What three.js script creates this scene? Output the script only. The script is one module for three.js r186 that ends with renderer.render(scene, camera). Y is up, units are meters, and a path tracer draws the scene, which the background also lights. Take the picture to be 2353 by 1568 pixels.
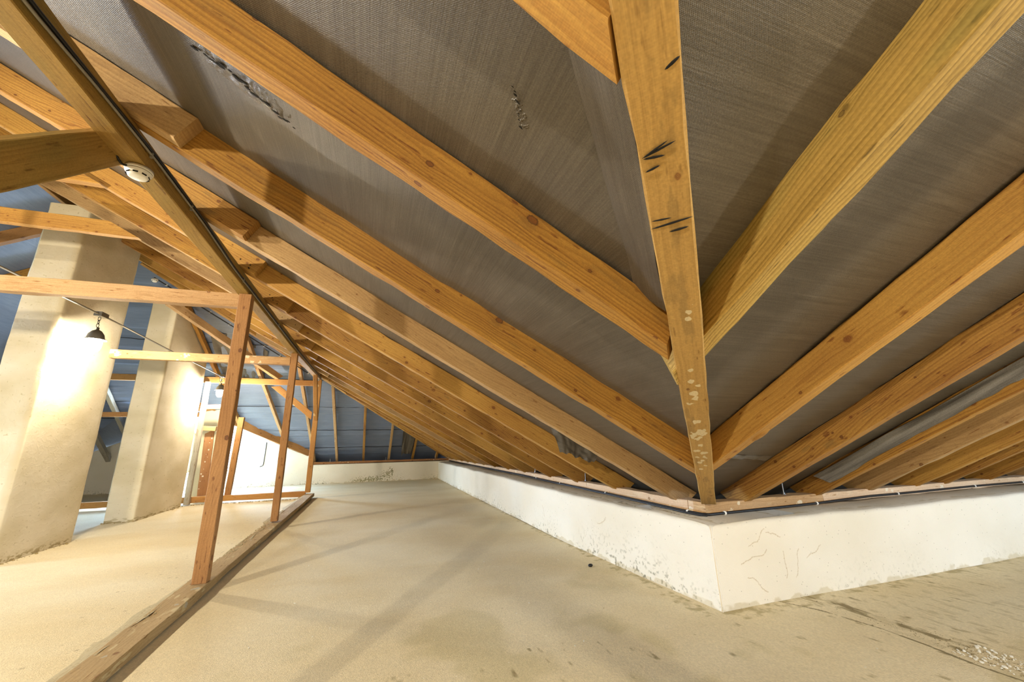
import * as THREE from 'three';
import { mergeGeometries } from 'three/addons/utils/BufferGeometryUtils.js';
import { RectAreaLightUniformsLib } from 'three/addons/lights/RectAreaLightUniformsLib.js';

// ------------------------------------------------------------------ camera, sky, lights, exposure
const scene = new THREE.Scene();
const camera = new THREE.PerspectiveCamera(82.27, 2353 / 1568, 0.05, 200);
camera.position.set(0, 1.25, 0);
camera.rotation.set(THREE.MathUtils.degToRad(14.567), THREE.MathUtils.degToRad(-19.322), THREE.MathUtils.degToRad(-1.08), 'YXZ');
const renderer = new THREE.WebGLRenderer({ antialias: true });
renderer.toneMapping = THREE.LinearToneMapping;
renderer.toneMappingExposure = 1.16;
renderer.shadowMap.enabled = true;
RectAreaLightUniformsLib.init();
scene.background = new THREE.Color(0.62, 0.78, 1.0);
scene.backgroundIntensity = 6;
const LAMP_CD = 30, LAMP_COLOR = new THREE.Color(1.0, 0.90, 0.73);
const DAY = new THREE.Color(0.48, 0.70, 1.0);
// daylight that comes in through the roof windows (each in its own opening, further down; far and west are added)
const WINDOW_LIGHT = { far: 18, gable: 190, west: 105, south: 150 };
const lampSpots = [[-3.55, 2.585, -6.5, 0.4], [-3.5, 2.5, -11.02, 0.42], [-3.55, 2.58, -2.2, 0.75], [-3.55, 2.58, 2.3, 1.7], [2.3, 2.5, 3.0, 1.05], [6.9, 2.5, 3.2, 0.6]];

// ------------------------------------------------------------------ random numbers and noise
function rng(seed) { let a = seed >>> 0; return () => { a = (a + 0x6D2B79F5) >>> 0; let t = a; t = Math.imul(t ^ (t >>> 15), t | 1); t ^= t + Math.imul(t ^ (t >>> 7), t | 61); return ((t ^ (t >>> 14)) >>> 0) / 4294967296; }; }
function hash2(x, y, s) { let h = Math.imul(x, 374761393) + Math.imul(y, 668265263) + Math.imul(s, 2147483647 - 1013); h = Math.imul(h ^ (h >>> 13), 1274126177); return ((h ^ (h >>> 16)) >>> 0) / 4294967296; }
const mod = (a, n) => ((a % n) + n) % n;
// value noise in -1..1, repeating after px, py cells
function vn(x, y, px, py, s) {
  const ix = Math.floor(x), iy = Math.floor(y); let fx = x - ix, fy = y - iy;
  fx = fx * fx * (3 - 2 * fx); fy = fy * fy * (3 - 2 * fy);
  const x0 = mod(ix, px), x1 = mod(ix + 1, px), y0 = mod(iy, py), y1 = mod(iy + 1, py);
  const a = hash2(x0, y0, s), b = hash2(x1, y0, s), c = hash2(x0, y1, s), d = hash2(x1, y1, s);
  return 2 * (a + (b - a) * fx + (c - a) * fy + (a - b - c + d) * fx * fy) - 1;
}
const fbm = (x, y, px, py, s, o = 4) => { let v = 0, a = 0.5, f = 1; for (let i = 0; i < o; i++) { v += a * vn(x * f, y * f, px * f, py * f, s + i * 17); a *= 0.5; f *= 2; } return v; };
const smooth = (a, b, x) => { const t = Math.min(1, Math.max(0, (x - a) / (b - a))); return t * t * (3 - 2 * t); };
const clamp01 = (x) => Math.min(1, Math.max(0, x));
const lerp = (a, b, t) => a + (b - a) * t;
const hex = (h) => [(h >> 16) & 255, (h >> 8) & 255, h & 255];
const mix3 = (a, b, t) => [lerp(a[0], b[0], t), lerp(a[1], b[1], t), lerp(a[2], b[2], t)];
function tex(w, h, fn, srgb = true, wrap = THREE.RepeatWrapping) {
  const d = new Uint8Array(w * h * 4);
  for (let j = 0; j < h; j++) for (let i = 0; i < w; i++) {
    const c = fn(i, j), k = (j * w + i) * 4;
    if (typeof c === 'number') { d[k] = d[k + 1] = d[k + 2] = Math.max(0, Math.min(255, c)); d[k + 3] = 255; }
    else { d[k] = Math.max(0, Math.min(255, c[0])); d[k + 1] = Math.max(0, Math.min(255, c[1])); d[k + 2] = Math.max(0, Math.min(255, c[2])); d[k + 3] = c.length > 3 ? c[3] : 255; }
  }
  const t = new THREE.DataTexture(d, w, h); t.magFilter = THREE.LinearFilter; t.minFilter = THREE.LinearMipmapLinearFilter; t.generateMipmaps = true;
  t.wrapS = t.wrapT = wrap; if (srgb) t.colorSpace = THREE.SRGBColorSpace; t.needsUpdate = true; return t;
}
const dupTex = (t, rx, ry) => { const c = t.clone(); c.repeat.set(rx, ry); c.needsUpdate = true; return c; };

// ------------------------------------------------------------------ wood: 3 m along the grain, 0.375 m across
const WU = 3, WV = 0.375;
function wood(seed, o) {
  const R = rng(seed), W = o.w || 2048, H = 256, light = hex(o.light), dark = hex(o.dark), knotC = hex(o.knot || 0x6b3a16);
  const knots = []; const nk = o.knots ?? 9;
  for (let i = 0; i < nk; i++) knots.push([R() * WU, R() * WV, 0.005 + R() * R() * 0.016, R()]);
  const blots = (o.blots || []).slice(); for (let i = 0; i < (o.splotches || 0); i++) blots.push([R() * WU, R() * WV, 0.012 + R() * 0.035]);
  const ringF = o.rings || 26;
  return tex(W, H, (i, j) => {
    const u = i / W * WU, v = j / H * WV; let warp = 0, kd = 0, ring = 0, halo = 0, rim = 0;
    for (const [ku, kv, r, bark] of knots) {
      let du = u - ku; du -= Math.round(du / WU) * WU; let dv = v - kv; dv -= Math.round(dv / WV) * WV;
      if (Math.abs(du) > 0.3) continue;
      const e = Math.exp(-(du * du) / (r * r * 16)), f = Math.exp(-Math.abs(dv) / (r * 2.6));
      warp += (dv >= 0 ? 1 : -1) * -r * 1.1 * e * f;
      const d = Math.hypot(du * 0.75, dv) / r + 0.12 * vn(u * 160, v * 160, 480, 60, seed + 5);
      if (d < 1.15) { kd = Math.max(kd, 1 - smooth(0.75, 1.15, d)); ring = Math.sin(d * 17); }
      if (bark > 0.5 && d > 0.72 && d < 1.2) rim = Math.max(rim, 1 - Math.abs(d - 0.96) / 0.24);
      halo = Math.max(halo, Math.exp(-Math.max(0, d - 1) * 1.3) * 0.55);
    }
    const vv = v + warp;
    // flat-sawn figure: the ring phase bulges along the board, so rings open into flames here and close up there
    const big = vn(u * 0.6667, v * 2.6667, 2, 1, seed + 1), mid = vn(u * 1.3333, v * 10.667, 4, 4, seed + 15), small = vn(u * 6, v * 42.667, 18, 16, seed + 2);
    const ph = vv / WV * ringF * 0.62 + big * 5.2 + mid * 1.5 + small * 0.35;
    const saw = ph - Math.floor(ph), strength = 0.35 + 0.65 * hash2(Math.floor(ph), 7, seed);
    const late = smooth(0.25, 0.9, saw) * (1 - smooth(0.93, 1.0, saw)) * strength;
    const fine = vn(u * 6, vv * 720, 18, 270, seed + 3), fine2 = vn(u * 20, vv * 1400, 60, 525, seed + 4);
    let t = 0.26 + (o.ring ?? 0.42) * 1.2 * late + 0.13 * fine + 0.09 * fine2 + 0.34 * fbm(u * 1.6667, v * 5.3333, 5, 2, seed + 6, 3);
    if (o.saw) t += o.saw * Math.sin((u + 0.004 * vn(u * 2, v * 8, 6, 3, seed + 11)) * 2 * Math.PI / 0.0055) * clamp01(0.5 + vn(u * 4, v * 8, 12, 3, seed + 8));
    const pitch = smooth(0.40, 0.62, fbm(u * 10, v * 64, 30, 24, seed + 16, 4)) * (o.pitch ?? 0.7); t += pitch;
    t = Math.min(1.25, Math.max(0, t + halo * 0.35));
    let c = t <= 1 ? mix3(light, dark, t) : mix3(dark, knotC, (t - 1) * 2.5);
    if (o.cast) c = mix3(c, hex(o.cast), clamp01(0.45 * smooth(-0.1, 0.6, fbm(u * 2, v * 8, 6, 3, seed + 9, 3))));
    if (kd > 0) c = mix3(c, mix3(knotC, dark, 0.45 + 0.35 * ring), kd * 0.78);
    if (rim > 0) c = mix3(c, hex(0x3a210e), rim * 0.6);
    if (o.dirt) { const m = smooth(0.28, 0.5, fbm(u * 5.3333, v * 21.333, 16, 8, seed + 12, 4)); c = mix3(c, hex(o.dirtColor || 0x6d5a38), m * o.dirt); }
    for (const [bu, bv, r] of blots) {
      let du = u - bu; du -= Math.round(du / WU) * WU; let dv = v - bv; dv -= Math.round(dv / WV) * WV;
      if (Math.abs(du) > 0.1 || Math.abs(dv) > 0.1) continue;
      const d = Math.hypot(du, dv * 1.2) / r + 1.3 * fbm(u * 26.667, v * 42.667, 80, 16, seed + 13, 4);
      if (d < 1) c = mix3(c, hex(o.splotchColor || 0xd8c9a4), smooth(1.0, 0.88, d) * 0.85);
    }
    const g = 1 + 0.05 * vn(u * 220, v * 220, 660, 82, seed + 14);
    return [c[0] * g, c[1] * g, c[2] * g];
  });
}
const woodMat = (seed, o, rough = 0.72) => { const map = wood(seed, o); return new THREE.MeshStandardMaterial({ map, bumpMap: map, bumpScale: o.bump ?? 0.0012, roughness: rough, metalness: 0 }); };
const FIR = [
  woodMat(11, { light: 0xc3943f, dark: 0x80521b, knots: 16, saw: 0.05, dirt: 0.15 }),
  woodMat(12, { light: 0xc99c4b, dark: 0x8b5a22, knots: 13, saw: 0.07, ring: 0.3 }),
  woodMat(13, { light: 0xbc8f43, dark: 0x7a4c1d, knots: 18, dirt: 0.3, rings: 34 }),
  woodMat(14, { light: 0xc2a06c, dark: 0x8e683d, knots: 5, ring: 0.22, dirt: 0.3, dirtColor: 0x8a6a44, saw: 0.1 }),
];
const OLIVE = woodMat(21, { light: 0xc2a055, dark: 0x876a2a, knots: 7, ring: 0.6, rings: 34, cast: 0x8c8446, knot: 0x5d4a1c });
const OLIVE_DARK = woodMat(22, { light: 0xb8944a, dark: 0x7d5c22, knots: 3, ring: 0.25, cast: 0x80733a });
const VALLEY = woodMat(23, { light: 0xbe9855, dark: 0x93703a, knots: 3, ring: 0.16, blots: [[0.95,.07,.016],[1.02,.045,.012],[1.12,.06,.02],[1.18,.085,.018],[1.26,.05,.03],[1.31,.075,.022],[1.52,.06,.03],[1.6,.05,.038],[1.55,.085,.03],[1.2,.04,.025],[1.08,.08,.02],[1.4,.06,.02],[1.75,.055,.022],[1.98,.07,.02],[2.03,.045,.02],[2.08,.06,.024],[2.15,.03,.014],[2.2,.06,.012],[2.3,.055,.015],[2.68,.04,.012],[2.72,.03,.015],[2.76,.022,.008]], dirt: 0.35, dirtColor: 0x7a6238, saw: 0.05 }, 0.85);
const BROWN = woodMat(24, { light: 0xb58650, dark: 0x7d522a, knots: 9, saw: 0.1, ring: 0.22, knot: 0x55290f });
const PALE2 = woodMat(33, { light: 0xc9a578, dark: 0xa1794a, knots: 11, ring: 0.25, dirt: 0.3, dirtColor: 0x8f6a3c });
const REDWOOD = woodMat(30, { light: 0xb08050, dark: 0x7c4d28, knots: 6, ring: 0.25, blots: Array.from({ length: 26 }, (_, i) => [(i * 0.618 % 1) * 3, (i * 0.377 % 1) * 0.375, 0.006 + (i % 5) * 0.003]), splotchColor: 0xe4dcc8 });
const ORANGE = woodMat(25, { light: 0xc79655, dark: 0x9c6938, knots: 4, ring: 0.2, splotches: 5, splotchColor: 0xe8d2a8 });
const PINK = woodMat(26, { light: 0xddbf9f, dark: 0xbb976f, knots: 6, ring: 0.2, dirt: 0.35, dirtColor: 0xd9c6a6, splotches: 10, splotchColor: 0xe2d5bb }, 0.85);
const GREYWOOD = woodMat(27, { light: 0xb9b2a2, dark: 0x857a68, knots: 4, ring: 0.3, dirt: 0.2 }, 0.85);
const DUSTY = woodMat(28, { light: 0xb59a6c, dark: 0x84683c, knots: 4, ring: 0.25, dirt: 0.6, dirtColor: 0xc9b98f, splotches: 10, splotchColor: 0xa7a08c }, 0.9);
const PALE = woodMat(29, { light: 0xc9a578, dark: 0xa1794a, knots: 9, splotches: 16, splotchColor: 0xe0d2b4, ring: 0.25, dirt: 0.25, dirtColor: 0xd8c5a0, saw: 0.05 }, 0.8);

// ------------------------------------------------------------------ plaster, screed, roofing underlay
const plasterBump = tex(1024, 1024, (i, j) => 128 + 70 * fbm(i / 64, j / 64, 16, 16, 71, 5) + 30 * vn(i / 3, j / 3, 341, 341, 77));
const sandBump = tex(1024, 1024, (i, j) => 128 + 45 * vn(i / 2.5, j / 2.5, 409, 409, 81) + 40 * vn(i / 6, j / 6, 170, 170, 82) + 45 * fbm(i / 128, j / 128, 8, 8, 83, 4));
const roughBump = tex(1024, 1024, (i, j) => { const a = fbm(i / 128, j / 128, 8, 8, 91, 5); const r = 1 - Math.abs(fbm(i / 64 + a * 1.2, j / 64, 16, 16, 95, 3)) * 2.2; return 110 + 60 * a + 70 * r * r; });
// wall colour over len x high metres: cracks, damp specks at the foot, streaks
function wallMap(w, h, len, high, seed, o = {}) {
  const R = rng(seed), base = hex(o.base || 0xe9e2d2), lines = [];
  for (const [x, y, n, dir] of o.cracks || []) { let a = x, b = y, d = dir; const pts = [[a, b]]; for (let k = 0; k < n; k++) { d += (R() - 0.5) * 1.1; a += Math.cos(d) * 0.025; b += Math.sin(d) * 0.025; pts.push([a, b]); } lines.push(pts); }
  const spots = (o.spots || []);
  return tex(w, h, (i, j) => {
    const u = i / w * len, v = j / h * high;
    let c = mix3(base, hex(0xd9cdb4), clamp01(0.35 + 0.9 * fbm(u * 1.3, v * 2.1, 64, 16, seed, 4)) * 0.55);
    const sp = fbm(u * 42, v * 42, 1024, 128, seed + 3, 3), big = vn(u * 1.1, 2.5, 64, 4, seed + 4);
    const foot = Math.exp(-v / (0.03 + 0.05 * (big + 1))) * smooth(-0.5, 0.5, vn(u * 2.3, 5.5, 64, 8, seed + 12));
    c = mix3(c, hex(0x8f8668), clamp01(smooth(0.16, 0.32, sp) * foot * (o.mould ?? 1)));
    c = mix3(c, hex(0x4f4c40), clamp01(smooth(0.3, 0.42, sp) * foot * (o.mould ?? 1)));
    c = mix3(c, hex(0xb39f74), smooth(0.05, 0.3, fbm(u * 9, v * 9, 512, 64, seed + 6, 3) + 0.35 * (1 - v / 0.035)) * (v < 0.05 ? 0.35 : 0));
    for (const [sx, sy, rx, ry, k] of spots) { const d = Math.hypot((u - sx) / rx, (v - sy) / ry); if (d < 1.6) c = mix3(c, hex(k || 0x857f5e), smooth(0.0, 0.16, sp + 0.30 - d * 0.42) * 0.85); }
    for (const L of lines) for (let k = 1; k < L.length; k++) { const ax = L[k - 1][0], ay = L[k - 1][1]; if (Math.abs(u - ax) > 0.05 || Math.abs(v - ay) > 0.05) continue; const bx = L[k][0] - ax, by = L[k][1] - ay; const s = clamp01(((u - ax) * bx + (v - ay) * by) / (bx * bx + by * by + 1e-9)); const d = Math.hypot(u - ax - bx * s, v - ay - by * s); if (d < 0.003) c = mix3(c, hex(0xb29c78), 0.5); }
    if (hash2(i, j, seed + 9) > 0.9985) c = mix3(c, hex(0x6e6552), 0.6);
    return c;
  });
}
const plasterMat = (map, scale = 0.003, len = 1, high = 1) => new THREE.MeshStandardMaterial({ map, bumpMap: dupTex(plasterBump, len / 1.2, high / 1.2), bumpScale: scale, roughness: 0.9 });
// roofing underlay: woven plastic, 1 m tile; streaks run along u
function underlay(seed, lightC, darkC) {
  const a = hex(lightC), b = hex(darkC), N = 1024;
  const map = tex(N, N, (i, j) => {
    const weave = ((i >> 2) + (j >> 2)) & 1, ci = (i & 3), cj = (j & 3);
    const edge = (ci === 0 ? 0.22 : 0) + (cj === 0 ? 0.22 : 0);
    const streak = 0.5 * vn(i / 256, j / 5.12, 4, 200, seed) + 0.4 * vn(i / 128, j / 2, 8, 512, seed + 1) + 0.35 * vn(i / 256, j / 32, 4, 32, seed + 2);
    const t = clamp01(0.42 + 0.32 * streak + edge + (weave ? 0.07 : -0.07) + 0.18 * vn(i / 4, j / 4, 256, 256, seed + 3));
    return mix3(a, b, t);
  });
  const bump = tex(N, N, (i, j) => { const w = ((i >> 2) + (j >> 2)) & 1, x = (i & 3) - 1.5, y = (j & 3) - 1.5; return 150 - 22 * (x * x + y * y) * 0.5 + (w ? 26 : -26) + 26 * vn(i / 256, j / 5.12, 4, 200, seed) + 26 * vn(i / 4, j / 4, 256, 256, seed + 3); }, false);
  map.repeat.set(1.3, 1.3); bump.repeat.set(1.3, 1.3);
  return new THREE.MeshStandardMaterial({ map, bumpMap: bump, bumpScale: 0.0018, roughness: 0.38, side: THREE.DoubleSide });
}
const UNDERLAY = underlay(31, 0x746d62, 0x48423a);
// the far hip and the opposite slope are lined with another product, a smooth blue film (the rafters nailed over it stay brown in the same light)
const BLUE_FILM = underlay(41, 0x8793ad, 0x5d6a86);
const BLACK = new THREE.MeshStandardMaterial({ color: 0x15161a, roughness: 0.45 });
const DARKTEAR = new THREE.MeshStandardMaterial({ color: 0x14110d, roughness: 1, side: THREE.DoubleSide });
const STEEL = new THREE.MeshStandardMaterial({ color: 0xa8abb0, roughness: 0.35, metalness: 0.9 });
const GREYPVC = new THREE.MeshStandardMaterial({ color: 0x8f8b80, roughness: 0.5 });
const WHITEPVC = new THREE.MeshStandardMaterial({ color: 0xeeece4, roughness: 0.4 });
const CAPGREY = new THREE.MeshStandardMaterial({ color: 0x6a665c, roughness: 0.5 });

// ------------------------------------------------------------------ naming helpers
const used = {};
function numbered(n) { const k = used[n] = (used[n] ?? -1) + 1; return k ? `${n}_${String(k).padStart(3, '0')}` : n; }
function add(o, name, label, category, group, kind) {
  o.name = numbered(name); o.userData = {};
  if (label) o.userData.label = label; if (category) o.userData.category = category; if (group) o.userData.group = group; if (kind) o.userData.kind = kind;
  scene.add(o); return o;
}
function part(o, name, parent, label) { o.name = name; if (label) o.userData.label = label; parent.add(o); return o; }
const struct = (o, name, label) => add(o, name, label, null, null, 'structure');
const V = (x, y, z) => new THREE.Vector3(x, y, z);

// ------------------------------------------------------------------ a sawn timber: bottom centre line from a to b
let timberCount = 0;
function timber(a, b, w, h, mat, o = {}) {
  a = V(...a); b = V(...b); const L = a.distanceTo(b), seed = o.seed ?? (100 + timberCount++ * 7), R = rng(seed);
  const X = b.clone().sub(a).normalize(), Y = V(...(o.up || [0, 1, 0])); Y.addScaledVector(X, -Y.dot(X)).normalize(); const Z = X.clone().cross(Y);
  const n = Math.max(2, Math.min(48, Math.ceil(L / 0.14))), c = o.chamfer ?? 0.005, wob = o.wobble ?? 0.0022;
  const y0 = o.centre ? -h / 2 : 0, y1 = y0 + h, z1 = w / 2;
  const ring = [[y0, -z1 + c], [y0, z1 - c], [y0 + c, z1], [y1 - c, z1], [y1, z1 - c], [y1, -z1 + c], [y1 - c, -z1], [y0 + c, -z1]];
  const e0 = o.e0 || [0, 0], e1 = o.e1 || [0, 0], bow = (o.bow ?? 0.004) * (R() - 0.5) * 2, ou = o.uv0 ? 0 : R(), ov = o.uv0 ? 0 : R();
  const P = [];   // P[k][i]
  for (let k = 0; k < 8; k++) { P.push([]); const ph = seed * 3 + k; for (let i = 0; i <= n; i++) {
    const s = i / n, x = s * L, [yy, zz] = ring[k];
    const q = vn(x * 7.3, k >> 1, 997, 97, ph) * wob + (vn(x * 23, k, 997, 97, ph + 3) > 0.72 ? -wob * 1.2 : 0);
    const sy = yy > (y0 + y1) / 2 ? 1 : -1, sz = zz > 0 ? 1 : -1;
    const xe = x + (1 - s) * (e0[0] * (yy - y0) + e0[1] * zz) + s * (e1[0] * (yy - y0) + e1[1] * zz);
    P[k].push([xe, yy + sy * q + bow * Math.sin(Math.PI * s), zz + sz * q * 0.8]);
  } }
  const pos = [], uv = [], idx = [];
  let acc = 0;
  for (let k = 0; k < 8; k++) {
    const k2 = (k + 1) % 8, wdt = Math.hypot(ring[k][0] - ring[k2][0], ring[k][1] - ring[k2][1]), base = pos.length / 3;
    for (let i = 0; i <= n; i++) { const A = P[k][i], B = P[k2][i]; pos.push(...A, ...B); uv.push(A[0] / WU + ou, (acc) / WV + ov, B[0] / WU + ou, (acc + wdt) / WV + ov); }
    for (let i = 0; i < n; i++) { const p = base + i * 2; idx.push(p, p + 2, p + 1, p + 1, p + 2, p + 3); }
    acc += wdt;
  }
  for (const i of [0, n]) { const base = pos.length / 3; for (let k = 0; k < 8; k++) { pos.push(...P[k][i]); uv.push((P[k][i][2]) / WU * 0.3 + ou, P[k][i][1] / WV + ov); } for (let k = 1; k < 7; k++) i ? idx.push(base, base + k + 1, base + k) : idx.push(base, base + k, base + k + 1); }
  const g = new THREE.BufferGeometry(); g.setAttribute('position', new THREE.Float32BufferAttribute(pos, 3)); g.setAttribute('uv', new THREE.Float32BufferAttribute(uv, 2)); g.setIndex(idx); g.computeVertexNormals();
  // winding check: make faces point outwards
  const nn = g.attributes.normal; if (nn.getY(0) > 0) { for (let i = 0; i < idx.length; i += 3) { const t = idx[i + 1]; idx[i + 1] = idx[i + 2]; idx[i + 2] = t; } g.setIndex(idx); g.computeVertexNormals(); }
  const m = new THREE.Mesh(g, mat); m.castShadow = m.receiveShadow = true;
  m.position.copy(a); m.quaternion.setFromRotationMatrix(new THREE.Matrix4().makeBasis(X, Y, Z));
  return m;
}
function tube(pts, r, mat, seg = 64, rad = 8) { const c = new THREE.CatmullRomCurve3(pts.map((p) => V(...p)), false, 'catmullrom', 0.15); const m = new THREE.Mesh(new THREE.TubeGeometry(c, seg, r, rad), mat); m.castShadow = m.receiveShadow = true; return m; }
const mesh = (g, m) => { const o = new THREE.Mesh(g, m); o.castShadow = o.receiveShadow = true; return o; };

// ------------------------------------------------------------------ measurements
const T = Math.tan(Math.PI * 29 / 180), C29 = Math.cos(Math.PI * 29 / 180), S29 = Math.sin(Math.PI * 29 / 180);
const PX = 2.79, PZ = -2.93, PF = -15.8, Y0 = 0.685, RX = -4.4, WX = -11.59, BZ = 11.45, DEP = 0.175;
const yEast = (x) => Y0 + T * (PX - x);       // undersides of the rafters of the four slopes
const yWing = (z) => Y0 + T * (z - PZ);
const yHip = (z) => Y0 + T * (z - PF);
const yWest = (x) => Y0 + T * (x - WX);
const MEM = 0.18 / C29;

// ------------------------------------------------------------------ floor
const floorMap = (() => {
  const N = 2048, x0 = -6, sx = 14, z0 = -16, sz = 16, base = hex(0xddcda6), pale = hex(0xe4d9bd), tan = hex(0xcbb484);
  const R = rng(5), flecks = new Map();
  const put = (x, z, r, c) => { const i = Math.round((x - x0) / sx * N), j = Math.round((z - z0) / sz * N), q = Math.round(r / sx * N); for (let a = -q; a <= q; a++) for (let b = -q; b <= q; b++) if (a * a + b * b <= q * q * (0.5 + R() * 0.6)) flecks.set((j + b) * N + i + a, c); };
  for (let k = 0; k < 600; k++) put(x0 + R() * sx, z0 + R() * sz, 0.003 + R() * 0.006, R() < 0.6 ? [236, 230, 216] : [158, 138, 98]);
  for (let k = 0; k < 260; k++) put(-1.6 + (R() - 0.5) * 0.5 - R() * 0.4, -12 + R() * 11, 0.004 + R() * 0.01, [176, 158, 122]);
  return tex(N, N, (i, j) => {
    const x = x0 + i / N * sx, z = z0 + j / N * sz;
    let c = mix3(base, pale, clamp01(0.4 + 0.9 * fbm(x * 0.5, z * 0.5, 64, 64, 61, 4)));
    c = mix3(c, tan, clamp01(0.25 + 0.8 * fbm(x * 0.9 + 9, z * 1.6, 64, 64, 62, 5)) * 0.6);
    const tr = vn(x * 2.2 + z * 1.2, (z - x * 0.4) * 9, 997, 997, 63); c = mix3(c, pale, clamp01(tr) * 0.12);
    c = mix3(c, hex(0xa89a68), smooth(0.22, 0.42, fbm(x * 1.4, z * 1.4, 64, 64, 66, 4)) * 0.28 * smooth(-5, -2.5, z));
    // grime that has collected along the crack in the screed beside the wing wall
    const along = (z + 2.62), dx = x - (3.34 + 0.1 * vn(z * 1.4, 3, 99, 9, 67) + 0.06 * along);
    if (along > -0.05 && along < 2.6) { const g = fbm(x * 18, z * 7, 512, 512, 68, 4); const band = Math.exp(-dx * dx / 0.012); c = mix3(c, hex(0x6b5c36), smooth(0.05, 0.4, g + band * 0.5 - 0.36) * 0.7); const dx2 = dx + 0.22 + 0.03 * vn(z * 5, 1, 99, 9, 70); if (Math.abs(dx2) < 0.006 * (1 + vn(z * 11, 5, 99, 9, 72))) c = mix3(c, hex(0x6e6240), 0.75); }
    const sp = fbm(x * 26, z * 13, 512, 512, 69, 4); if (x > 2.9 && z > -2.7) c = mix3(c, hex(0x7d6c44), smooth(0.1, 0.45, sp) * 0.2 * smooth(0.1, 0.7, x - 2.9));
    // sweepings at the foot of the walls and of the sill
    const wx = 2.46 - x, wz = z + 15.4; const ed = Math.min(wx > 0 && z < -2.6 ? wx : 9, wz > 0 ? wz : 9, x > 2.5 && z > -2.62 ? z + 2.6 : 9);
    if (ed < 0.14) c = mix3(c, hex(0x97875a), smooth(-0.1, 0.45, fbm(x * 17, z * 17, 512, 512, 73, 5) + 0.16 - ed * 2.6) * 0.6);
    const f = flecks.get(j * N + i); if (f) c = mix3(c, f, 0.7);
    const g = 1 + 0.045 * (hash2(i, j, 3) - 0.5) * 2; return [c[0] * g, c[1] * g, c[2] * g];
  }, true, THREE.MirroredRepeatWrapping);
})();
{
  const nx = 150, nz = 170, x0 = WX - 0.2, x1 = 13.2, z0 = -15.6, z1 = BZ + 0.2, pos = [], uv = [], idx = [];
  for (let j = 0; j <= nz; j++) for (let i = 0; i <= nx; i++) {
    const x = lerp(x0, x1, i / nx), z = lerp(z0, z1, j / nz);
    pos.push(x, 0.006 * vn(x * 0.9, z * 0.9, 997, 997, 55) + 0.012 * vn(x * 0.35, z * 0.35, 997, 997, 56), z); uv.push((x + 6) / 14, (z + 16) / 16);
  }
  for (let j = 0; j < nz; j++) for (let i = 0; i < nx; i++) { const a = j * (nx + 1) + i; idx.push(a, a + nx + 1, a + 1, a + 1, a + nx + 1, a + nx + 2); }
  const g = new THREE.BufferGeometry(); g.setAttribute('position', new THREE.Float32BufferAttribute(pos, 3)); g.setAttribute('uv', new THREE.Float32BufferAttribute(uv, 2)); g.setIndex(idx); g.computeVertexNormals();
  const slab = new THREE.BoxGeometry(x1 - x0, 0.25, z1 - z0); slab.translate((x0 + x1) / 2, -0.16, (z0 + z1) / 2); 
  const m = mesh(mergeGeometries([g, slab]), new THREE.MeshStandardMaterial({ map: floorMap, bumpMap: dupTex(sandBump, 14 / 0.8, 16 / 0.8), bumpScale: 0.003, roughness: 0.88 }));
  struct(m, 'floor', 'beige sand and cement screed floor of the attic');
}

// ------------------------------------------------------------------ low walls
// a wall as a strip between two lines in plan: front face, rounded shoulder, top ledge
function lowWall(pts, thick, high, mat, seed, len) {
  // pts: plan points of the front foot; thick: inward normals are on the left of the direction of travel
  const n = Math.ceil(len / 0.1), pos = [], uv = [], idx = [], prof = [[0, 0], [0.004, 0.12], [0.002, 0.3], [0, 0.45], [0.003, high - 0.035], [0.012, high - 0.012], [0.035, high], [0.15, high + 0.006], [thick, high + 0.012], [thick, -0.1]];
  const curve = (s) => { const L = []; let t = 0; for (let i = 1; i < pts.length; i++) { const d = Math.hypot(pts[i][0] - pts[i - 1][0], pts[i][1] - pts[i - 1][1]); L.push(d); t += d; } let q = s * t; for (let i = 0; i < L.length; i++) { if (q <= L[i] + 1e-6 || i === L.length - 1) { const f = q / L[i]; const a = pts[i], b = pts[i + 1]; const nx = -(b[1] - a[1]) / L[i], nz = (b[0] - a[0]) / L[i]; return [lerp(a[0], b[0], f), lerp(a[1], b[1], f), nx, nz]; } q -= L[i]; } };
  let pv = []; let acc = 0; for (let k = 0; k < prof.length; k++) { if (k) acc += Math.hypot(prof[k][0] - prof[k - 1][0], prof[k][1] - prof[k - 1][1]); pv.push(acc); }
  for (let i = 0; i <= n; i++) { const s = i / n, [x, z, nx, nz] = curve(s); for (let k = 0; k < prof.length; k++) {
    const d = 0.006 * vn(s * len * 2.1, prof[k][1] * 6, 997, 97, seed) * (k < 7 ? 1 : 0.3), e = (k > 3 && k < 9 ? 0.010 * vn(s * len * 1.3, 1, 997, 97, seed + 1) + 0.005 * vn(s * len * 6, 1, 997, 97, seed + 2) : 0);
    pos.push(x - nx * (prof[k][0] + d), prof[k][1] + e, z - nz * (prof[k][0] + d)); uv.push(s, pv[k] / (high + 0.06)); } }
  const m = prof.length; for (let i = 0; i < n; i++) for (let k = 0; k < m - 1; k++) { const a = i * m + k; idx.push(a, a + 1, a + m, a + 1, a + m + 1, a + m); }
  const g = new THREE.BufferGeometry(); g.setAttribute('position', new THREE.Float32BufferAttribute(pos, 3)); g.setAttribute('uv', new THREE.Float32BufferAttribute(uv, 2)); g.setIndex(idx); g.computeVertexNormals();
  return mesh(g, Object.assign(mat, { side: THREE.DoubleSide }));
}
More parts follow.
